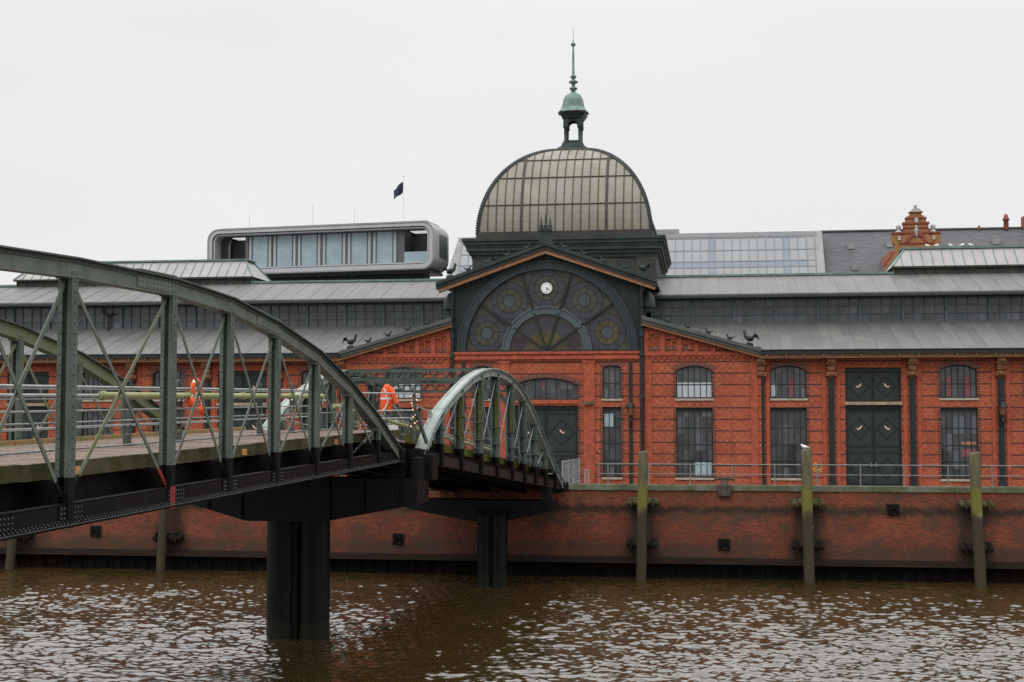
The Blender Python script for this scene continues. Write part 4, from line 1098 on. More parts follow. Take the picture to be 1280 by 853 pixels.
b.path(pts, .012, 5); b.build('cable', M['black'], sl, o)
for k in range(16):
    p = pts[4 + int(k*5.3)]; b = MB(); b.ell((p[0]*1 + random.uniform(-.06, .06), p[1]-.06, p[2]+random.uniform(-.03, .03)), (.032, .032, .04), 8, 6); b.build('bulb', M['bulb' if k % 3 else 'pink'], sl, o)

# ---------------- piers
o = L1(.6, 4.55, -5.2)
pr = thing('bridge_pier', 'tall black twin tube steel pier under the near span', 'bridge pier', o, 0, 'black steel bridge piers')
b = MB(); prof = [(-1.0, 1.62), (-1.0, .62), (2.9, -.12), (6.1, -.12), (9.5, .8), (9.5, 1.62)]
for f in (0,):
    n = len(prof); v = []
    for s in (-.75, 1.15):
        for y, z in prof: v.append(L1(s, y, z))
    b.add(v, [tuple(range(n)), tuple(range(2*n-1, n-1, -1))] + [(i, n+i, n+(i+1) % n, (i+1) % n) for i in range(n)])
for y in (0, 8.3):
    c = L1(.3, y, 0); b.box(c[0]-.35, c[0]+.35, c[1]-.5, c[1]+.7, 1.6, 1.8)
c = L1(.35, -.72, 0); b.box(c[0]-.05, c[0]+.25, c[1]-.9, c[1]+.75, .9, 2.45)
c = L1(.9, -.5, 0); b.box(c[0]-.3, c[0]+.75, c[1]-.2, c[1]+.9, 1.5, 2.55)
for y in (-.2, 1.2, 2.6, 6.3, 7.7, 9.0):
    c = L1(-.75, y, 0); hh = .62 - .74*min(1, (y+1)/3.9) if y < 2.9 else (-.12 if y < 6.1 else -.12 + .92*(y-6.1)/3.4); b.box(c[0]-.03, c[0]+.03, c[1]-.12, c[1], hh+.05, 1.55)
for k in range(40):
    y = -.9 + 10.3*k/39; c = L1(-.76, y, 0); rivet(b, (c[0], c[1], 1.5), .02)
b.build('crosshead', M['pier'], pr, o)
for x, y in ((-8.06, -27.6), (-6.73, -27.5)):
    b = MB(); b.tube((x, y, -8), (x, y, .3), .67, n=28)
    for z in (-3.9, -2.2, -.6): b.tube((x, y, z), (x, y, z+.035), .678, n=28)
    b.build('column', M['pier'], pr, o)
b = MB(); b.box(-7.5, -7.28, -28.05, -27.3, -8, .2); b.build('web_plate', M['black'], pr, o)
o = L2(20, 3.3, -5.2)
pr = thing('bridge_pier', 'shorter black twin tube steel pier in front of the quay wall', 'bridge pier', o, 0, 'black steel bridge piers')
prof = [(-.45, -.5), (-.45, -1.05), (2.5, -1.68), (4.1, -1.68), (8.0, -1.05), (8.0, -.5)]; n = len(prof); v = []; b = MB()
for s in (19.3, 20.7):
    for y, z in prof: v.append(L2(s, y, z))
b.add(v, [tuple(range(n)), tuple(range(2*n-1, n-1, -1))] + [(i, n+i, n+(i+1) % n, (i+1) % n) for i in range(n)])
for y in (0, W2): c = L2(20, y, 0); b.box(c[0]-.25, c[0]+.25, c[1]-.3, c[1]+.3, -.5, .22)
b.build('crosshead', M['pier'], pr, o)
for x, y in ((-2.37, -9.3), (-1.53, -9.42)):
    b = MB(); b.tube((x, y, -8), (x, y, -1.2), .43, n=24)
    for z in (-4.0, -2.6): b.tube((x, y, z), (x, y, z+.03), .437, n=24)
    b.build('column', M['pier'], pr, o)
b = MB(); b.box(-2.03, -1.87, -9.65, -9.1, -8, -1.2); b.box(-2.75, -1.15, -9.9, -8.9, -1.3, -1.05); b.build('web_plate', M['black'], pr, o)

# side fence at the foot of the second span
o = L2(23.6, -.15, .3)
g = thing('fence_panel', 'pale grey barred fence panel at the foot of the bridge on the quay', 'fence', o)
b = MB(); A, B = L2(22.6, -.2, 0), L2(26.6, -.2, 0)
za, zb_ = .0, .1
for dz in (.15, 1.5): b.bar((A[0], A[1], za+dz), (B[0], B[1], zb_+dz), .05, .06)
b.build('rail', M['galv'], g, o)
for i in range(13):
    t = i/12; x, y = A[0]+(B[0]-A[0])*t, A[1]+(B[1]-A[1])*t; b = MB(); b.tube((x, y, .05), (x, y, 1.62), .035 if i % 4 == 0 else .024, n=6); b.build('bar', M['galv'], g, o)

# white notice board on the far railing of span 2
o = L2(13.5, 7.0, zd2(13.5)); t = thing('notice_board', 'white two panel notice board on the far bridge railing', 'sign', o)
b = MB(); b.tube((o[0]-.25, o[1], o[2]), (o[0]-.25, o[1], o[2]+2.3), .04, n=8); b.tube((o[0]+.5, o[1], o[2]), (o[0]+.5, o[1], o[2]+2.3), .04, n=8); b.build('post', M['truss_dk'], t, o)
for a, c in ((-.42, .0), (.16, .75)): b = MB(); b.box(o[0]+a, o[0]+c, o[1]-.08, o[1]-.04, o[2]+1.55, o[2]+2.2); b.build('panel', M['white'], t, o)

# ---------------- safety gear hung on the bridge
o = L1(-12.1, YM-.28, 4.9)
lb = thing('lifebuoy', 'orange and white lifebuoy hung on the divider rail posts of the near span', 'lifebuoy', o)
b = MB(); N = 40; nt = 10; v = []; f = []; mi = []
for i in range(N):
    a = 2*math.pi*i/N
    for j in range(nt):
        c = 2*math.pi*j/nt; r = .31 + .085*math.cos(c); p = L1(-12.1 + r*math.cos(a), YM-.28 + .075*math.sin(c), 4.9 + r*math.sin(a)); v.append(p)
for i in range(N):
    fs = [(i*nt+j, i*nt+(j+1) % nt, ((i+1) % N)*nt+(j+1) % nt, ((i+1) % N)*nt+j) for j in range(nt)]
    b.add([], [], 0); f.append((fs, 1 if (i % 10) == 4 else 0))
base = len(b.V); b.V += v
for fs, m in f:
    for q in fs: b.F.append(list(q)); b.M.append(m); b.S.append(True)
b.build('ring', [M['orange'], M['white']], lb, o)
b = MB(); b.path([L1(-12.1 + .42*math.cos(2*math.pi*k/32), YM-.30 + (.03 if k % 8 else 0), 4.9 + (.42 - .05*abs(math.sin(4*math.pi*k/32)))*math.sin(2*math.pi*k/32)) for k in range(32)], .012, 5, close=True); b.build('grab_line', M['rope'], lb, o)
o = L1(-12.0, YM-.3, 4.2)
fl = thing('rescue_float', 'orange throwing float with red tag hanging under the lifebuoy', 'float', o)
b = MB(); b.ell(L1(-11.7, YM-.32, 4.28), (.13, .13, .15), 14, 10); b.ell(L1(-12.6, YM-.32, 4.52), (.15, .1, .17), 12, 8); b.build('ball', M['orange'], fl, o)
b = MB(); c = L1(-12.6, YM-.44, 4.52); b.box(c[0]-.1, c[0]+.06, c[1]-.02, c[1]+.02, c[2]-.03, c[2]+.05); b.path([L1(-11.7, YM-.32, 4.4), L1(-11.9, YM-.3, 4.7), L1(-12.3, YM-.3, 4.85), L1(-12.6, YM-.32, 4.68)], .014, 5); b.build('line', M['white'], fl, o)
c0 = L1(.25, .55, 0); o = c0[:2] + (4.9,)
jk = thing('hi_vis_jacket', 'orange hi-vis jacket with silver bands draped on a post at the joint railing', 'jacket', o)
rows = [(4.28, .23, .15), (4.45, .26, .17), (4.62, .265, .175), (4.78, .26, .17), (4.86, .265, .172), (5.0, .25, .165), (5.15, .215, .15), (5.28, .16, .12), (5.37, .10, .08), (5.40, .03, .03)]
b = MB(); n = 20; v = []
for k, (z, rx, ry) in enumerate(rows):
    for i in range(n):
        a = 2*math.pi*i/n; w = 1 + .07*math.sin(5*a + k*.6)*max(0, 1-(z-4.3)); v.append((c0[0] - .02*(5.4-z) + rx*w*math.cos(a), c0[1] + ry*w*math.sin(a), z + (.03*math.sin(3*a) if k == 0 else 0)))
base = len(b.V); b.V += v
for k in range(len(rows)-1):
    for i in range(n): b.F.append([k*n+i, k*n+(i+1) % n, (k+1)*n+(i+1) % n, (k+1)*n+i]); b.M.append(1 if k == 3 else 0); b.S.append(True)
b.build('body', [M['orange'], M['reflective']], jk, o)
b = MB(); b.path([(c0[0]+.14, c0[1]-.05, 5.28), (c0[0]+.26, c0[1]-.1, 5.08), (c0[0]+.36, c0[1]-.12, 4.82), (c0[0]+.44, c0[1]-.12, 4.6)], [.09, .1, .1, .085], 10); b.build('sleeve', M['orange'], jk, o)
b = MB(); b.path([(c0[0]+.06, c0[1]-.185, 4.84), (c0[0]+.08, c0[1]-.2, 4.62), (c0[0]-.02, c0[1]-.19, 4.42), (c0[0]-.14, c0[1]-.165, 4.32)], .03, 6)
b.path([(c0[0]-.1, c0[1]-.13, 5.22), (c0[0]-.02, c0[1]-.16, 5.1), (c0[0]+.02, c0[1]-.17, 4.86)], .025, 6); b.build('band', M['reflective'], jk, o)
b = MB(); b.box(c0[0]-.045, c0[0]+.045, c0[1]-.045, c0[1]+.045, 3.3, 5.34); tag(b.build('hanging_post', M['truss_dk']), 'short grey post under the draped orange jacket', 'post')

# ================================================================== quay furniture
def pile(x, y, zt, r, lean, label, sq):
    b = MB(); pr = []; n = 14
    zs = [-8, -5.2, -3.5, -2.2, -1, 0, 1, zt-.05, zt]
    v = []
    for k, z in enumerate(zs):
        t = (z + 5.2)/(zt + 5.2); rr = r*(.9 - .03*t)*(1 + .03*math.sin(z*3 + x)) * (.93 if k == len(zs)-1 else 1)
        for i in range(n):
            a = 2*math.pi*i/n; w = 1 + sq*(abs(math.cos(2*a))**2*-.10) + .035*math.sin(3*a + z)
            v.append((x + lean*t + rr*w*math.cos(a), y + rr*w*math.sin(a), z + (.06*math.sin(a+1) if k >= len(zs)-2 else 0)))
    fs = [(k*n+i, k*n+(i+1) % n, (k+1)*n+(i+1) % n, (k+1)*n+i) for k in range(len(zs)-1) for i in range(n)]
    b.add(v, fs, 0, True); b.add(v[-n:], [tuple(range(n))], 0)
    o = b.build('mooring_pile', M['pile'], None, (x, y, -5.2)); tag(o, label, 'mooring pile', 'timber piles along the quay wall')
PX = [(6.0, -5.5, 2.12, .34, .16, 'weathered timber mooring pile between the bridge foot and the iron bollard, mossy at mid height', .6),
      (15.38, -5.45, 2.27, .36, -.1, 'weathered timber mooring pile just left of the dark green double door', .6),
      (24.6, -5.5, 2.1, .35, -.22, 'pale topped mooring pile furthest right along the quay', .5),
      (-22.9, -4.95, .6, .3, .25, 'leaning mooring pile seen under the truss left of the big black pier', .3),
      (-32.6, -4.95, .3, .3, .45, 'leftmost mooring pile, slanting below the near span', .3)]
for a in PX: pile(*a)
def fender(x, z, w, h, label, mt):
    b = MB()
    for s in (-1, 1):
        for y, zz, r in ((-4.28, z+.03, h*.5), (-4.62, z-.06, h*.42)):
            b.tube((x + s*.2, y, zz), (x + s*(w/2-.12), y, zz+random.uniform(-.03, .03)), r, r*.9, n=12)
            b.ell((x + s*(w/2-.12), y, zz), (.14, r*.88, r*.88), 12, 8)
        b.box(x+s*.62-.04, x+s*.62+.04, -4.9, -3.98, z-h*.55, z+h*.55)
    b.box(x-.3, x+.3, -4.5, -3.98, z-h/2+.05, z+h/2-.03)
    o = b.build('timber_fender', M[mt], None, (x, -4.0, z)); tag(o, label, 'fender', 'timber fenders behind the piles')
names = ['behind the pile between bridge and bollard', 'behind the pile left of the double door', 'behind the rightmost pile', 'behind the pile left of the big pier', 'behind the leftmost pile']
for (p, nm) in zip(PX, names):
    x = p[0]
    if x > 0: fender(x+.06, -.78, 1.8, .42, 'upper mossy timber fender block ' + nm, 'deck_edge')
    fender(x+.02 if x > 0 else x+.25, -3.18, 1.8, .5, 'lower dark timber fender block ' + nm, 'wood_tar')
def ring_niche(x, z, label):
    o = (x, -3.98, z); t = thing('mooring_ring', label, 'mooring ring', o, 0, 'mooring rings let into the quay wall')
    b = MB(); b.box(x-.3, x+.3, -4.02, -3.97, z-.28, z+.28); 
    for s in (-1, 1): b.box(x+s*.3-.04, x+s*.3+.04, -4.08, -3.97, z-.3, z+.3)
    b.box(x-.34, x+.34, -4.1, -3.97, z+.26, z+.36); b.build('niche_plate', M['wood_tar'], t, o)
    b = MB(); b.path([(x + .02 + .2*math.cos(2*math.pi*k/20), -4.12, z - .05 + .21*math.sin(2*math.pi*k/20)) for k in range(20)], .05, 8, close=True); b.build('ring', M['black'], t, o)
ring_niche(20.17, -1.2, 'iron mooring ring high on the wall below the dark green door')
ring_niche(10.7, -3.27, 'iron mooring ring low on the wall below the bollard')
ring_niche(-8.46, -3.2, 'iron mooring ring between the two black bridge piers')
ring_niche(-27.5, -2.95, 'iron mooring ring near the left end under the near truss')
# bollard on its bracket
o = (10.75, -4.0, -.2); t = thing('bollard', 'rusty double headed mooring bollard on a bracket at the quay edge', 'bollard', o)
b = MB(); b.lathe((10.75, -3.85, .14), [(.26, 0), (.22, .1), (.17, .2), (.18, .32), (.12, .4), (.0, .42)], 14); b.tube((10.25, -3.85, .5), (11.25, -3.85, .5), .07, n=10); b.ell((10.27, -3.85, .5), (.1, .1, .1)); b.ell((11.23, -3.85, .5), (.1, .1, .1)); b.ell((10.75, -3.85, .55), (.19, .19, .13)); b.build('head', M['rust'], t, o)
b = MB(); b.prism([(10.4, -.45), (11.1, -.45), (11.18, .16), (10.32, .16)], -4.2, -3.97); b.box(10.44, 10.54, -4.26, -4.2, -.42, .1); b.box(10.96, 11.06, -4.26, -4.2, -.42, .1); b.build('bracket', M['rust'], t, o)
# railings
def quay_rail(x0, x1, xs, label):
    o = (x0, -3.4, .14); t = thing('quay_railing', label, 'railing', o, 0, 'pipe railings on the quay')
    for z, r in ((1.33, .033), (.76, .026)): b = MB(); b.tube((x0, -3.4, z), (x1, -3.4, z), r, n=8); b.build('rail', M['rail_grey'], t, o)
    for x in xs:
        b = MB(); b.tube((x, -3.4, .1), (x, -3.4, 1.33), .036, n=8); b.lathe((x, -3.4, .13), [(.09, 0), (.09, .03), (.04, .05)], 8); b.build('post', M['rail_grey'], t, o)
quay_rail(3.45, 40.1, [3.45, 4.0] + [6.38 + 2.42*k for k in range(14)] + [40.1], 'galvanised two rail pipe railing along the quay edge before the brick front')
quay_rail(-44, -7.2, [-44 + 2.45*k for k in range(15)] + [-7.2], 'galvanised two rail pipe railing on the quay behind the near truss span')
b = MB()
for x in (2.65, 2.85): b.tube((x, -3.5, .1), (x, -3.5, 1.0), .045, n=8)
b.box(2.6, 2.9, -3.55, -3.45, .95, 1.02); tag(b.build('barrier_post', M['galv'], None, (2.75, -3.5, .1)), 'short twin tube barrier post beside the bridge foot', 'post')
# wall lanterns
def lantern(x, y, z, label):
    o = (x, y, z); t = thing('wall_lantern', label, 'lantern', o, 0, 'old wall lanterns on the brick front')
    b = MB(); b.box(x-.06, x+.06, y+.3, y+.36, z-1.3, z+.1); b.path([(x, y+.32, z-1.0), (x, y+.1, z-.9), (x, y, z-.7), (x, y, z-.3)], .035, 8); b.lathe((x, y, z-.75), [(.05, 0), (.12, .1), (.09, .2), (.05, .3)], 10); b.build('arm', M['iron_green'], t, o)
    b = MB(); b.lathe((x, y, z-.32), [(.09, 0), (.14, .06), (.24, .5), (.0, .5)], 6, smooth=False); b.build('glass_body', M['terracotta'], t, o)
    b = MB(); b.lathe((x, y, z+.18), [(.3, 0), (.28, .05), (.12, .3), (.06, .34), (.08, .4), (.02, .5)], 6, smooth=False)
    for k in range(6): a = math.pi/3*k; b.bar((x+.13*math.cos(a), y+.13*math.sin(a), z-.28), (x+.245*math.cos(a), y+.245*math.sin(a), z+.18), .02, .02)
    b.build('cap', M['iron_green'], t, o)
lantern(5.19, -.8, 4.5, 'old lantern on the conduit beside the tall narrow window')
lantern(27.0, -.55, 4.5, 'old lantern on the iron pier at the far right')
b = MB()   # yellow graffiti tag (flat marks on the wall)
for pts in ([(16.05, .12, 1.9), (16.2, 0, 2.15), (16.35, 0, 1.9), (16.2, 0, 1.75), (16.05, 0, 1.9)], [(16.5, 0, 1.75), (16.5, 0, 2.15), (16.5, 0, 1.95), (16.75, 0, 2.2), (16.55, 0, 1.95), (16.8, 0, 1.72)], [(15.95, 0, 1.62), (16.4, 0, 1.55), (16.85, 0, 1.62)], [(16.1, 0, 1.4), (16.5, 0, 1.48), (16.7, 0, 1.35)]):
    P = [(16.38 + (x-16.4)*.75, -.012, 1.1 + (z-1.78)*.7) for x, _, z in pts]
    for p, q in zip(P, P[1:]): b.bar(p, q, .012, .05, up=(0, -1, 0)) if False else b.bar(p, q, .012, .035)
b.build('graffiti', M['yellow'], hall, HALL)

# ================================================================== bird ornaments
def rooster(x, y, z, d, label):
    """bronze rooster facing d (+1 right), base at z"""
    b = MB(); X = lambda u: x + d*u
    b.box(x-.28, x+.28, y-.2, y+.2, z, z+.2); b.box(x-.2, x+.2, y-.15, y+.15, z+.2, z+.26)
    for u in (-.06, .08): b.tube((X(u), y, z+.25), (X(u-.02), y, z+.5), .035, n=6)
    b.ell((X(-.02), y, z+.58), (.31, .19, .2), 14, 10, rot=Matrix.Rotation(-d*.3, 3, 'Y'))
    b.path([(X(.16), y, z+.62), (X(.27), y, z+.76), (X(.28), y, z+.92), (X(.31), y, z+1.0)], [.15, .12, .085, .075], 10)
    b.ell((X(.33), y, z+1.02), (.1, .075, .08), 10, 8)
    b.tube((X(.4), y, z+1.01), (X(.52), y, z+.97), .03, .004, n=6); b.ell((X(.37), y, z+.93), (.03, .02, .06), 8, 6)
    for k in range(4): b.ell((X(.25+.05*k), y, z+1.11 - .01*k), (.03, .015, .055), 8, 6)
    for k in range(5): 
        h = .42 - .09*k
        b.path([(X(-.22), y + .03*(k-2), z+.6), (X(-.38), y + .04*(k-2), z+.68+h*.5), (X(-.52-.03*k), y + .05*(k-2), z+.6+h*.55), (X(-.6-.02*k), y + .05*(k-2), z+.38+h*.5)], [.06, .07, .055, .015], 6)
    b.ell((X(-.04), y-.15, z+.6), (.2, .06, .13), 10, 8)
    b.V = [(x + (p[0]-x)*.86, y + (p[1]-y)*.86, z + (p[2]-z)*.86) for p in b.V]
    o = b.build('rooster_statue', M['bronze'], None, (x, y, z)); tag(o, label, 'statue', 'roosters at the roof corners')
rooster(13.0-.65, -.7, 8.33, -1, 'bronze rooster at the lower end of the right brick wing roof')
rooster(-12.3, -.7, 8.33, 1, 'bronze rooster at the lower end of the left brick wing roof')
rooster(5.98, -.75, 12.68, -1, 'bronze rooster on the right end of the stained glass gable')
rooster(-5.95, -.75, 12.68, 1, 'bronze rooster on the left end of the stained glass gable')
def chick(x, y, z, d, label):
    b = MB(); X = lambda u: x + d*u
    b.box(x-.12, x+.12, y-.1, y+.1, z-.06, z+.06); b.ell((x, y, z+.17), (.2, .11, .12), 12, 8, rot=Matrix.Rotation(-d*.25, 3, 'Y'))
    b.path([(X(.1), y, z+.2), (X(.16), y, z+.3), (X(.17), y, z+.4)], [.09, .07, .06], 8); b.ell((X(.18), y, z+.43), (.075, .06, .065), 8, 6); b.tube((X(.24), y, z+.43), (X(.32), y, z+.4), .022, .004, n=6)
    b.path([(X(-.14), y, z+.2), (X(-.28), y, z+.24), (X(-.38), y, z+.32)], [.06, .05, .02], 6)
    b.V = [(x + (p[0]-x)*.82, y + (p[1]-y)*.82, z + (p[2]-z)*.82) for p in b.V]
    o = b.build('bird_ornament', M['bronze'], None, (x, y, z)); tag(o, label, 'bird ornament', 'small bird ornaments along the roof slopes')
ords = ['lowest', 'second lowest', 'second highest', 'topmost']
for s, side in ((1, 'right'), (-1, 'left')):
    for k, ax in enumerate((11.2, 9.92, 8.68, 7.45)):
        chick(s*ax, -.7, 10.24 - (ax-5.9)*.287, -s, f'small bird ornament {ords[k]} of four on the {side} brick wing slope')
    for k, ax in enumerate((4.85, 3.6, 2.4, 1.15)):
        chick(s*ax, -.75, 14.82 - ax*.349, -s, f'small bird ornament {ords[k]} of four on the {side} slope of the glass gable')
def gull(x, y, z, d, l, grp, k=.72):
    b = MB(); b.ell((x, y, z+.16), (.17, .08, .085), 10, 8, rot=Matrix.Rotation(-d*.2, 3, 'Y')); b.ell((x+d*.13, y, z+.26), (.06, .055, .055), 8, 6); b.tube((x+d*.18, y, z+.255), (x+d*.26, y, z+.24), .016, .004, n=6)
    b.path([(x-d*.12, y, z+.15), (x-d*.28, y, z+.13)], [.05, .015], 6)
    for u in (-.03, .04): b.tube((x+u, y, z), (x+u, y, z+.1), .01, n=5)
    b.V = [(x + (p[0]-x)*k, y + (p[1]-y)*k, z + (p[2]-z)*k) for p in b.V]
    tag(b.build('gull', M['gull'], None, (x, y, z)), l, 'gull', grp)
gull(15.2, -5.45, 2.26, -1, 'white gull standing on top of the mooring pile left of the double door', 'gulls by the river', 1)
b0 = (2.62, -.5, 4.95); t = thing('floodlight_pair', 'pair of small floodlights on the brick strip right of the arched door', 'floodlight', b0)
for s in (-.18, .18): b = MB(); b.box(b0[0]+s-.13, b0[0]+s+.13, -.68, -.52, 4.85, 5.05); b.box(b0[0]+s-.03, b0[0]+s+.03, -.54, -.42, 4.88, 4.98); b.build('lamp_head', M['coping'], t, b0)
for k, (x, l) in enumerate(((24.6, 'white gull on the right skylight ridge, first in front of the ochre gable'), (25.2, 'white gull on the right skylight ridge, at the gable edge'), (26.1, 'white gull on the skylight ridge, left of three in a row'), (26.85, 'white gull on the skylight ridge, middle of three in a row'), (27.4, 'white gull on the skylight ridge, right of three in a row'))):
    gull(x, 10.25, 15.52, 1 if k % 2 else -1, l, 'gulls on the skylight')
# ================================================================== city behind
# --- modern glass office box
L = 25.3; rzb = R(-7.3); BX, BY = -17.3, 50.0
of = thing('modern_office', 'modern grey office box with rounded frame and wide glass front behind the hall', 'office building', (BX, BY, 0), rzb)
def rrect(x0, x1, z0, z1, r, n=6):
    P = []
    for cx, cz, a0 in ((x1-r, z0+r, -90), (x1-r, z1-r, 0), (x0+r, z1-r, 90), (x0+r, z0+r, 180)):
        for i in range(n+1): a = R(a0 + 90*i/n); P.append((cx + r*math.cos(a), cz + r*math.sin(a)))
    return P
def rring(b, A, B, y0, y1, m=0):
    n = len(A)
    for i in range(n):
        j = (i+1) % n; p = [B[i], A[i], A[j], B[j]]
        v = [(x, y0, z) for x, z in p] + [(x, y1, z) for x, z in p]
        b.add(v, [(0,1,2,3), (1,5,6,2), (3,7,4,0), (7,6,5,4)], m)
zt_, zb2 = 24.0, 19.1
A = rrect(-L, 0, zb2, zt_, 1.25); A2 = rrect(-L+.14, -.14, zb2+.14, zt_-.14, 1.15); B = rrect(-L+.5, -.5, zb2+.52, zt_-.48, .85); B2 = rrect(-L+.62, -.62, zb2+.62, zt_-.58, .75); B3 = rrect(-L+.76, -.76, zb2+.74, zt_-.70, .62)
b = MB(); rring(b, A, A2, 0, 4.9); b.build('shell', M['gray_mid'], of)
b = MB(); rring(b, A2, B, .06, 1.6); rring(b, B2, B3, .25, 1.6); b.build('front_frame', M['gray_metal'], of)
b = MB(); rring(b, B, B2, .3, 1.6); b.build('frame_groove', M['gray_dark'], of)
b = MB(); b.prism(rrect(-L+.3, -.3, zb2+.2, zt_-.2, 1), 4.6, 4.85); b.build('back_wall', M['gray_dark'], of)
x0, x1 = -L+4.2, -4.3; n = 6; w = (x1-x0)/n; zz0, zz1 = zb2+.76, zt_-.72
for i in range(n):
    a = x0 + i*w; f = MB(); f.box(a-.09, a+.09, .95, 1.25, zz0, zz1); f.box(a+w-.09, a+w+.09, .94, 1.24, zz0, zz1) if i == n-1 else None
    f.box(a, a+w, .98, 1.2, zz0, zz0+.08); f.box(a, a+w, .98, 1.2, zz1-.1, zz1)
    for u in (.17, .83): f.box(a+w*u-.035, a+w*u+.035, 1.0, 1.15, zz0+.08, zz1-.1)
    wn = f.build('window', M['gray_dark'], of)
    p = MB(); p.box(a+.09, a+w-.09, 1.12, 1.16, zz0+.05, zz1-.05); p.build('pane', M['glass_blue'], wn)
    for u0, u1 in ((.05, .155), (.845, .95)): c = MB(); c.box(a+w*u0, a+w*u1, 1.09, 1.118, zz0+.1, zz1-.12); c.build('curtain', M['curtain'], wn)
for a, c, bal in ((-L+.95, x0-.1, False), (x1+.1, -.95, True)):
    f = MB(); f.box(a, c, 4.0, 4.1, zz0, zz1); f.box(c-.15 if not bal else a, c if not bal else a+.7, 1.0, 4.0, zz0, zz1); f.box(a, c, 1.2, 4.2, zz1, zz1+.08); f.box(a, c, 1.0, 4.2, zz0-.1, zz0)
    lg = f.build('loggia', M['gray_dark'], of)
    m_ = MB(); m_.box(a+(c-a)*.3, c-(c-a)*.12, 2.0, 3.6, zz1-.06, zz1-.012); m_.build('ceiling_lamp', M['ceil_lamp'], lg)
    if bal: m_ = MB(); m_.box(a+.7, c, 1.0, 1.04, zz0, zz0+1.15); m_.build('balustrade', M['glass_blue'], lg)
b = MB(); b.box(-L+.6, -.6, 0.9, 4.8, zb2-.3, zb2-.02); b.box(-L+2, -2, 3.0, 4.7, 0, zb2-.3); b.box(-.02, .012, 1.8, 4.4, 20.4, 22.8); b.build('base_block', M['teal_dark'], of)
b = MB(); b.box(-L+1.2, -1, 0.5, 4.7, zt_, zt_+.1); b.build('roof_edge', M['copper'], of)
o = (-20.93, 52.2, 24.0); fp = thing('flagpole', 'thin white flagpole with drooping navy flag on the office roof', 'flagpole', o)
b = MB(); b.tube((o[0], o[1], 23.9), (o[0], o[1], 28.95), .07, .045, n=8); b.ell((o[0], o[1], 29.0), (.08, .08, .08), 8, 6); b.build('pole', M['white'], fp, o)
b = MB(); v = []; nx, nz = 8, 8
for i in range(nx+1):
    u = i/nx
    for j in range(nz+1):
        w = j/nz; zt2 = 28.45 - .95*u**1.1; zl = 27.3 - .75*u; x = o[0] - .06 - 1.0*u; v.append((x, o[1] + .16*math.sin(7*u + 2*w), zl + (zt2-zl)*w))
fs = [(i*(nz+1)+j, (i+1)*(nz+1)+j, (i+1)*(nz+1)+j+1, i*(nz+1)+j+1) for i in range(nx) for j in range(nz)]
b.add(v, fs, 0, True); b.add([(x, y+.025, z) for x, y, z in v], [f[::-1] for f in fs], 0, True); b.build('flag', M['navy'], fp, o)
for k, (px, h, l) in enumerate(((-37.9, 1.5, 'thin antenna rod on the left half of the office roof'), (-31, 2.4, 'tallest thin antenna rod near the middle of the office roof'), (-26.5, 2.0, 'thin antenna rod between the middle and the flagpole'))):
    b = MB(); b.tube((px, 53.6, 23.9), (px, 53.6, 24+h), .018, n=5); tag(b.build('antenna', M['gray_metal'], None, (px, 53.6, 24)), l, 'antenna', 'antennas on the office roof')

# --- sloped glass building
GX0, GX1, gy0, gz0, gy1, gz1 = -16.4, 21.4, 50.0, 17.2, 53.2, 22.55
gb = thing('glass_roof_building', 'building with pale sloped glazing behind the dome', 'building', (2, 50, 0))
O = (2, 50, 0)
b = MB(); b.prism([(GX0, 0), (GX1, 0), (GX1, gz0), (GX0, gz0)], gy0, gy0+14)
for xx, s, sl_ in ((GX0, 1, 1.1), (GX1, -1, .08)):
    v = [(xx, gy0, gz0), (xx+s*sl_, gy1, gz1+.05), (xx+s*sl_, gy0+14, gz1+.05), (xx, gy0+14, gz0), (xx+s*1.5, gy0, gz0), (xx+s*1.6, gy1, gz1+.05)]
    b.add(v, [(0,1,2,3), (0,4,5,1)])
b.box(GX0+1, GX1-.05, gy1, gy0+14, gz1-.1, gz1+.06); b.box(12.6, 14.6, 58, 59, gz1, gz1+.5); b.box(4.6, 7.2, 56, 58, gz1, gz1+.9); b.build('shell', M['gray_mid'], gb, O)
gp = lambda x, t: (x, gy0 + (gy1-gy0)*t, gz0 + (gz1-gz0)*t)
rows = [(0, .16, 1), (.16, .31, 0), (.31, .43, 2), (.43, .65, 0), (.65, .90, 0), (.90, .985, 3)]
p0, p1, mu = MB(), MB(), MB(); x = GX0+1.5; k = 0
blue = lambda k: k % 9 in (4,)
while x < GX1 - 1.0:
    w = .83 if not blue(k) else .62
    for a, c, ty in rows:
        tgt = p1 if (ty in (1,) or blue(k) or (ty == 2)) else p0
        if ty == 3: continue
        g = .035; q = [gp(x+g, a), gp(x+w-g, a), gp(x+w-g, c), gp(x+g, c)]; tgt.quad(*q)
    mu.bar(gp(x, 0), gp(x, 1), .07, .09, up=(0, -1, .6)); x += w; k += 1
mu.bar(gp(x, 0), gp(x, 1), .09, .1, up=(0, -1, .6))
for a, c, ty in rows: mu.bar(gp(GX0+1.5, a), gp(x, a), .12, .07, up=(0, -.86, .5))
mu.bar(gp(GX0+1.2, .955), gp(GX1-.6, .955), .1, .5, up=(0, .5, .85))
p0.build('pale_glazing', M['glass_pale'], gb, O); p1.build('blue_glazing', M['glass_bl2'], gb, O); mu.build('glazing_bar', M['bar_grey'], gb, O)
b = MB(); b.prism([(GX0, gz0), (GX1, gz0), (GX1, gz0+.02), (GX0, gz0+.02)], gy0+.2, gy0+13); b.build('inner_floor', M['gray_dark'], gb, O)
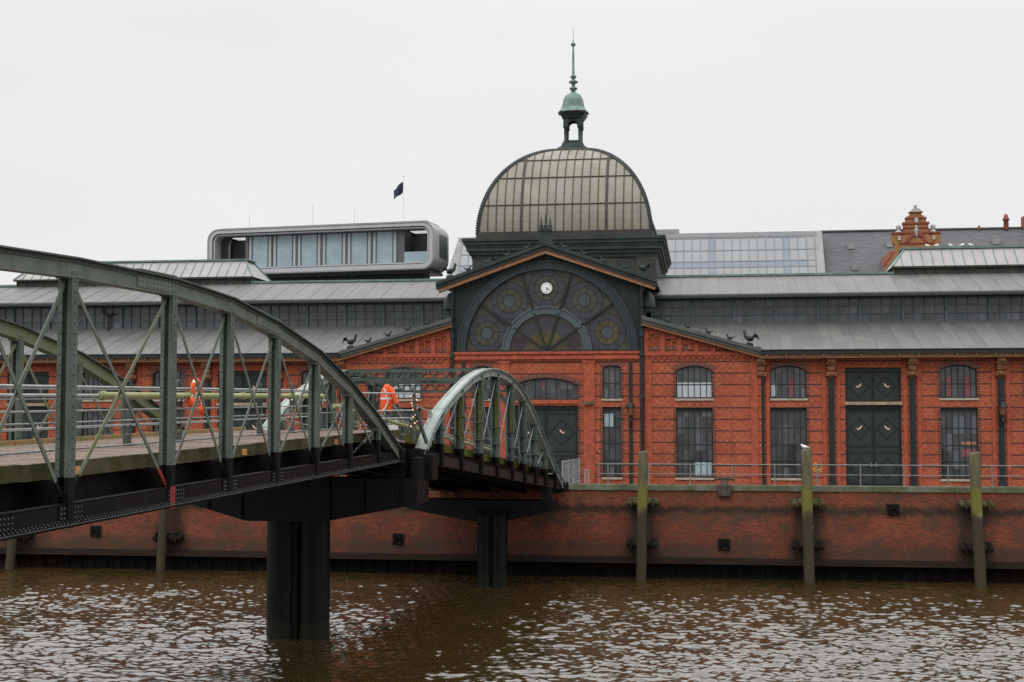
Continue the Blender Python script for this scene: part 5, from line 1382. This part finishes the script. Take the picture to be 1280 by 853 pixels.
# --- slate roofed house with ornate gable
O = (30, 50, 0); sh = thing('slate_roof_house', 'old house with long grey slate roof and ornate ochre brick gable', 'house', O)
b = MB(); b.prism([(21.35, 0), (75, 0), (75, 17.0), (21.35, 17.0)], 50, 64); b.build('wall', M['ochre_brick'], sh, O)
b = MB(); v = [(21.35, 49.6, 16.9), (75, 49.6, 16.9), (75, 56.6, 23.0), (21.35, 56.6, 22.95), (75, 63.6, 16.9), (21.35, 63.6, 16.9)]
b.add(v, [(0,1,2,3), (3,2,4,5), (0,3,5), (1,4,2)]); rf = b.build('roof', M['slate'], sh, O)
b = MB(); b.box(21.3, 75, 56.4, 56.8, 22.93, 23.08); b.bar((21.35, 49.6, 16.95), (21.35, 56.6, 23.0), .25, .15); b.build('ridge', M['lead2'], rf, O)
def on_roof(x, t): return (x, 49.6 + 7*t, 16.9 + 6.08*t)
for x, t in ((24.2, .70), (24.3, .30), (28.0, .72), (27.6, .32), (38.2, .74)):
    p = on_roof(x, t); b = MB(); b.box(p[0]-.32, p[0]+.32, p[1]-.45, p[1]+.35, p[2]-.3, p[2]+.28); b.build('roof_hatch', M['gray_mid'], rf, O)
b = MB(); b.box(41.2, 42.3, 56.2, 57.2, 22.4, 24.1); b.box(42.3, 44.8, 56.2, 57.2, 22.4, 23.7); b.build('chimney', M['redbrown'], rf, O)
b = MB(); b.lathe((39.6, 56.4, 22.8), [(.26, 0), (.24, .9), (.34, .95), (.34, 1.1), (.2, 1.25), (.22, 1.4), (.1, 1.55), (.02, 1.6)], 10); b.lathe((37.0, 56.4, 22.8), [(.12, 0), (.12, .45), (.02, .5)], 8); b.build('roof_vent', M['redbrown'], rf, O)
k = .0727; gx = 29.35
Rt = [(40, 345), (38, 336), (34, 329), (29, 325), (27, 320), (27, 312), (30, 312), (30, 299), (21, 299), (19, 302), (16, 300), (15, 293), (16, 287), (12.5, 287), (12.5, 281), (10, 281), (10, 278), (7, 278), (7, 273.5)]
zf = lambda y: 4.02 + (523-y)*130.5/1690
P = [(gx + dx*k, zf(y)) for dx, y in Rt] + [(gx - dx*k, zf(y)) for dx, y in reversed(Rt)]
b = MB(); b.prism(P, 46.2, 46.9); b.box(gx-2.4, gx+2.4, 46.9, 53, 14, zf(320)); b.prism([(gx-2.9, 0), (gx+2.9, 0), (gx+2.9, zf(345)), (gx-2.9, zf(345))], 46.2, 50); gf = b.build('gable_front', M['ochre_brick'], sh, O)
b = MB()
for dx, y0, y1 in ((16.5, 286, 288.5), (13, 280, 282), (30.5, 298, 300), (15.5, 292, 293.5), (22, 311, 312.5)): b.box(gx-dx*k, gx+dx*k, 46.1, 46.95, zf(y1), zf(y0))
b.ring(gx, zf(312), .72, 1.0, .1, math.pi-.1, 46.05, 46.25, n=20)
for s in (-1, 1):
    b.path([(gx+s*29*k, 46.25, zf(322)), (gx+s*32*k, 46.25, zf(328)), (gx+s*39*k, 46.25, zf(334)), (gx+s*41*k, 46.25, zf(340))], .10, 8); b.path([(gx+s*21*k, 46.25, zf(301)), (gx+s*19*k, 46.25, zf(303.5)), (gx+s*16*k, 46.25, zf(301)), (gx+s*15*k, 46.25, zf(294))], .08, 8)
b.build('gable_moulding', M['redbrown'], gf, O)
b = MB()
b.prism([(gx-9*k, zf(274)), (gx+9*k, zf(274)), (gx+3*k, zf(269.5)), (gx-3*k, zf(269.5))], 46.0, 47.0); b.ell((gx, 46.5, zf(266.5)), (.17, .17, .2), 10, 8)
for s in (-1, 1): b.lathe((gx+s*21.5*k, 46.5, zf(298)), [(.32, 0), (.3, .12), (.1, .2), (.2, .35), (.26, .55), (.12, .72), (.03, .8)], 10); b.box(gx+s*21.5*k-.12, gx+s*21.5*k+.12, 46.05, 46.2, zf(308), zf(303))
b.box(gx-.15, gx+.15, 46.05, 46.2, zf(287), zf(281)); b.lathe((gx, 46.15, zf(304)), [(.1, 0), (.14, .3), (.2, .55), (.22, .7), (.08, .78), (.13, .88), (.12, 1.0), (.02, 1.08)], 10)
b.build('gable_ornament', M['gable_stone'], gf, O)

# ================================================================== light, sky, camera
w = bpy.data.worlds.new('World'); scene.world = w; w.use_nodes = True; nt = w.node_tree; nt.nodes.clear()
N_ = nt.nodes.new; out = N_('ShaderNodeOutputWorld'); bg = N_('ShaderNodeBackground'); nt.links.new(bg.outputs[0], out.inputs[0])
SUN_EL, SUN_AZ = R(52), R(205)     # azimuth clockwise from +y: behind the camera, to its left
sky = N_('ShaderNodeTexSky'); sky.sky_type = 'NISHITA'; sky.sun_disc = False; sky.sun_elevation = SUN_EL; sky.sun_rotation = SUN_AZ; sky.dust_density = 6; sky.air_density = 1.5
hs = N_('ShaderNodeHueSaturation'); hs.inputs['Saturation'].default_value = .15; nt.links.new(sky.outputs[0], hs.inputs['Color'])
tc = N_('ShaderNodeTexCoord'); sp = N_('ShaderNodeSeparateXYZ'); nt.links.new(tc.outputs['Generated'], sp.inputs[0])
mr = N_('ShaderNodeMapRange'); mr.interpolation_type = 'SMOOTHSTEP'
for i, v in enumerate((.27, .66, 8.9, 28.0)): mr.inputs[i+1].default_value = v
nt.links.new(sp.outputs[2], mr.inputs[0])
nz = N_('ShaderNodeTexNoise'); nz.inputs['Scale'].default_value = 2.2; nz.inputs['Detail'].default_value = 4; mp = N_('ShaderNodeMapping'); mp.inputs['Scale'].default_value = (1, 1, 2.5); nt.links.new(tc.outputs['Generated'], mp.inputs[0]); nt.links.new(mp.outputs[0], nz.inputs['Vector'])
mm = N_('ShaderNodeMapRange')
for i, v in enumerate((.25, .75, .955, 1.03)): mm.inputs[i+1].default_value = v
nt.links.new(nz.outputs['Fac'], mm.inputs[0])
mu_ = N_('ShaderNodeMath'); mu_.operation = 'MULTIPLY'; nt.links.new(mr.outputs[0], mu_.inputs[0]); nt.links.new(mm.outputs[0], mu_.inputs[1])
cb = N_('ShaderNodeCombineColor')
for i, t in enumerate((.995, 1.0, 1.008)):
    q = N_('ShaderNodeMath'); q.operation = 'MULTIPLY'; q.inputs[1].default_value = t; nt.links.new(mu_.outputs[0], q.inputs[0]); nt.links.new(q.outputs[0], cb.inputs[i])
mx = N_('ShaderNodeMix'); mx.data_type = 'RGBA'; mx.inputs[0].default_value = .93; nt.links.new(hs.outputs[0], mx.inputs[6]); nt.links.new(cb.outputs[0], mx.inputs[7])
nt.links.new(mx.outputs[2], bg.inputs['Color']); bg.inputs['Strength'].default_value = .1
sd = bpy.data.lights.new('Sun', 'SUN'); sd.energy = .8; sd.angle = R(20); sd.color = (1, .97, .93)
so = bpy.data.objects.new('sun', sd); col.objects.link(so)
dv = Vector((math.sin(SUN_AZ)*math.cos(SUN_EL), math.cos(SUN_AZ)*math.cos(SUN_EL), math.sin(SUN_EL)))
so.rotation_euler = (-dv).to_track_quat('-Z', 'Y').to_euler(); so.location = (0, -60, 80)
cd = bpy.data.cameras.new('Camera'); cd.sensor_width = 36; cd.lens = 36*1690/1280; cd.clip_start = .3; cd.clip_end = 2500
co = bpy.data.objects.new('camera', cd); col.objects.link(co); co.location = (9.66, -83.3, 4.02)
co.rotation_euler = (math.pi/2 + math.atan((523-426.5)/1690), 0, R(8.1)); scene.camera = co
vs = scene.view_settings; vs.view_transform = 'Standard'; vs.look = 'None'; vs.exposure = 0; vs.gamma = 1; vs.use_curve_mapping = False
scene.cycles.use_denoising = False
